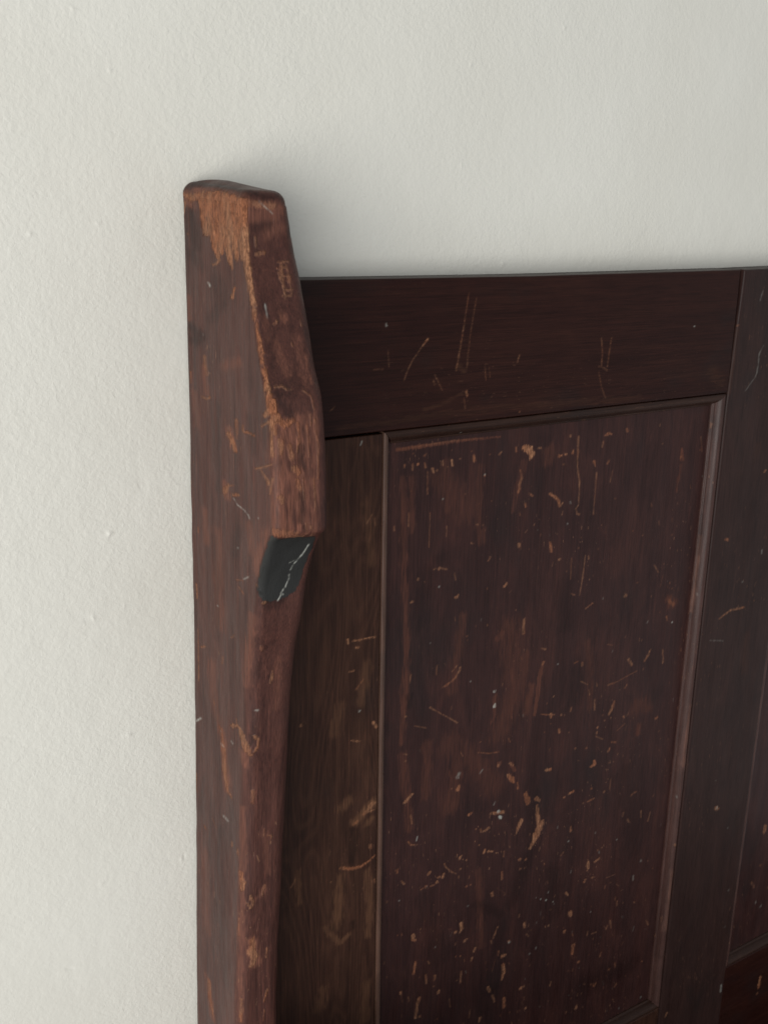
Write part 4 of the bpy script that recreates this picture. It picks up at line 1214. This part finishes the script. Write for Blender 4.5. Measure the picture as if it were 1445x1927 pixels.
# --- framed and panelled back
RAIL_LO = -0.1474
ST0, ST1 = 0.7315, 0.8345          # centre stile
slab('top_rail', (0.262, ST0), (zc(RAIL_LO), zc(-0.0407)), -0.0002, 0.0296, 0.0009, M_RAIL, 0, marks='top_rail',
     top=([0.30, 0.42, 0.50, 0.60, 0.735], [0.0000, -0.0006, -0.0009, -0.0004, 0.0004]))
slab('stile', (0.262, 0.3710), (0.02, zc(RAIL_LO - 0.0017)), 0.0004, 0.0296, 0.0009, M_STILE, 2, edge=0.0009, marks='stile_near', zfine=zc(-0.68))
slab('stile', (ST0 - 0.0004, ST1), (0.02, zc(-0.0404)), -0.0014, 0.0297, 0.0010, M_POST, 2, edge=0.0020, marks='stile_centre', zfine=zc(-0.84),
     top=([0.73, 0.835], [0.0, 0.0016]), left=([zc(-0.16), zc(-0.05)], [0.0, 0.0040]))
slab('top_rail', (ST1 + 0.0003, 1.30), (zc(RAIL_LO), zc(-0.0385)), -0.0002, 0.0296, 0.004, M_RAIL, 0)
slab('stile', (1.3003, 1.40), (0.02, zc(-0.0385)), -0.001, 0.022, 0.005, M_POST, 2)
BOT1, BOT2 = -0.8150, -0.8090
slab('bottom_rail', (0.3713, ST0 - 0.0008), (zc(-0.97), zc(BOT1)), 0.0, 0.022, 0.0013, M_STILE, 0)
slab('bottom_rail', (ST1 + 0.0003, 1.30), (zc(-0.97), zc(BOT2)), 0.0, 0.022, 0.0016, M_RAIL, 0, marks='bottom_rail_far')

PROFILE = [(0.0000, 0.0060), (0.0003, 0.0020), (0.0006, 0.0004), (0.0011, -0.0001), (0.0020, -0.0003), (0.0031, -0.0001), (0.0041, 0.0004),
           (0.0050, 0.0011), (0.0058, 0.0021), (0.0066, 0.0034), (0.0073, 0.0049), (0.0077, 0.0061), (0.0079, 0.0068), (0.0084, 0.0070), (0.0089, 0.0072),
           (0.0092, 0.0078), (0.0093, 0.0095), (0.0094, 0.0125)]
def moulding(parent, side, x0, x1, z0, z1, mat, prof=PROFILE, step=0.004, marks=None, scale=1.0):
    """a planted bead-and-cove strip, mitred at both ends; (u, depth) profile starts at the frame"""
    u = np.array([p[0] for p in prof]) * scale; dpt = np.array([p[1] for p in prof])
    grain = 2 if side in ('left', 'right') else 0
    n = max(8, int(((z1 - z0) if grain == 2 else (x1 - x0)) / step))
    s = np.linspace(0, 1, n)
    S, U = np.meshgrid(s, u, indexing='ij')
    D = np.broadcast_to(dpt, S.shape)
    if side == 'left':
        X = x0 + U; Z = (z0 + U) + S * (z1 - z0 - 2 * U)
    elif side == 'right':
        X = x1 - U; Z = (z0 + U) + S * (z1 - z0 - 2 * U)
    elif side == 'top':
        Z = z1 - U; X = (x0 + U) + S * (x1 - x0 - 2 * U)
    else:
        Z = z0 + U; X = (x0 + U) + S * (x1 - x0 - 2 * U)
    V = np.stack([X.ravel(), D.ravel().copy(), Z.ravel()], 1)
    fr = [120.] * 3; fr[grain] = 14.
    V[:, 1] += vnoise(V, fr, 51) * 0.00022
    j = vnoise(V, fr, 52) * 0.00025
    V[:, 0 if grain == 2 else 2] += j
    M = paint_marks(V, MARKS.get(marks, []), grain) if marks else np.zeros((len(V), 4))
    F = grid_faces(n, len(u), flip=side in ('right', 'bottom'))
    if side in ('top', 'bottom'): F = F[:, ::-1]
    F = F if side not in ('left', 'right') else F
    # end caps
    return make_obj('moulding', V, F, mat, parent, BASE, M, [])

# seat out of view, added to block light from below
slab('unseen_seat', (0.245, 1.30), (0.310, 0.342), -0.40, 0.0296, 0.02, M_POST, 0, edge=0.004)

# countless small knocks in the old finish, thicker towards the lower half
def knocks(n, x0, x1, z0, z1, y, seed, low=2.1):
    r = np.random.default_rng(seed)
    out = []
    cl = [(r.uniform(x0, x1), z0 + (z1 - z0) * r.random() ** low, r.uniform(0.012, 0.05)) for _ in range(26)]
    for i in range(n):
        if r.random() < 0.6:
            c = cl[r.integers(len(cl))]
            x = c[0] + r.normal() * c[2]; z = c[1] + r.normal() * c[2] * 1.5
        else:
            x = r.uniform(x0, x1); z = z0 + (z1 - z0) * r.random() ** low
        if not (x0 < x < x1 and z0 < z < z1): continue
        ln = abs(r.normal()) * 0.0019 if r.random() < 0.93 else abs(r.normal()) * 0.010
        a = r.normal() * 0.25 if r.random() < 0.8 else r.uniform(-1.5, 1.5)
        rad = (0.00022 + abs(r.normal()) * 0.00030) * (0.6 if ln > 0.005 else 1)
        s = float(np.clip(r.normal(0.24, 0.17), 0.05, 0.8))
        kind = 0 if r.random() < 0.86 else 3
        if kind == 3: s *= 0.4
        p = [(x * 1e4, y * 1e4, z * 1e4, rad * 1e4)]
        if ln > 0.0006:
            p.append(((x + math.sin(a) * ln) * 1e4, y * 1e4, (z + math.cos(a) * ln) * 1e4, rad * 1e4 * r.uniform(0.4, 1.1)))
        out.append((kind, s, p))
    return out
MARKS['panel'] = knocks(560, 0.385, 0.722, zc(-0.80), zc(-0.165), 0.0088, 5) + MARKS.get('panel', [])

# panel behind the mouldings, one wide board
P1 = slab('panel', (0.3755, 0.7270), (zc(BOT1 - 0.004), zc(RAIL_LO + 0.004)), 0.0088, 0.018, 0.0007, M_PANEL, 2, edge=0.001, wob=0.00035, marks='panel')
moulding(P1, 'left', 0.3716, ST0 - 0.0008, zc(BOT1), zc(RAIL_LO), M_BEAD, step=0.0015)
moulding(P1, 'right', 0.3716, ST0 - 0.0008, zc(BOT1), zc(RAIL_LO), M_MOULD, step=0.0015, marks='moulding', scale=1.0)
moulding(P1, 'top', 0.3716, ST0 - 0.0008, zc(BOT1), zc(RAIL_LO), M_MOULDH, step=0.0015, marks='moulding_top', scale=1.25)
moulding(P1, 'bottom', 0.3716, ST0 - 0.0008, zc(BOT1), zc(RAIL_LO), M_MOULDH, step=0.002)
P2 = slab('panel', (ST1 + 0.004, 1.296), (zc(BOT2 - 0.004), zc(RAIL_LO + 0.004)), 0.0088, 0.018, 0.0018, M_PANEL, 2, edge=0.001, marks='panel_far')
for s_, m_ in (('left', M_MOULD), ('right', M_MOULD), ('top', M_MOULDH), ('bottom', M_MOULDH)):
    moulding(P2, s_, ST1 + 0.0003, 1.2997, zc(BOT2), zc(RAIL_LO), m_, step=0.003)
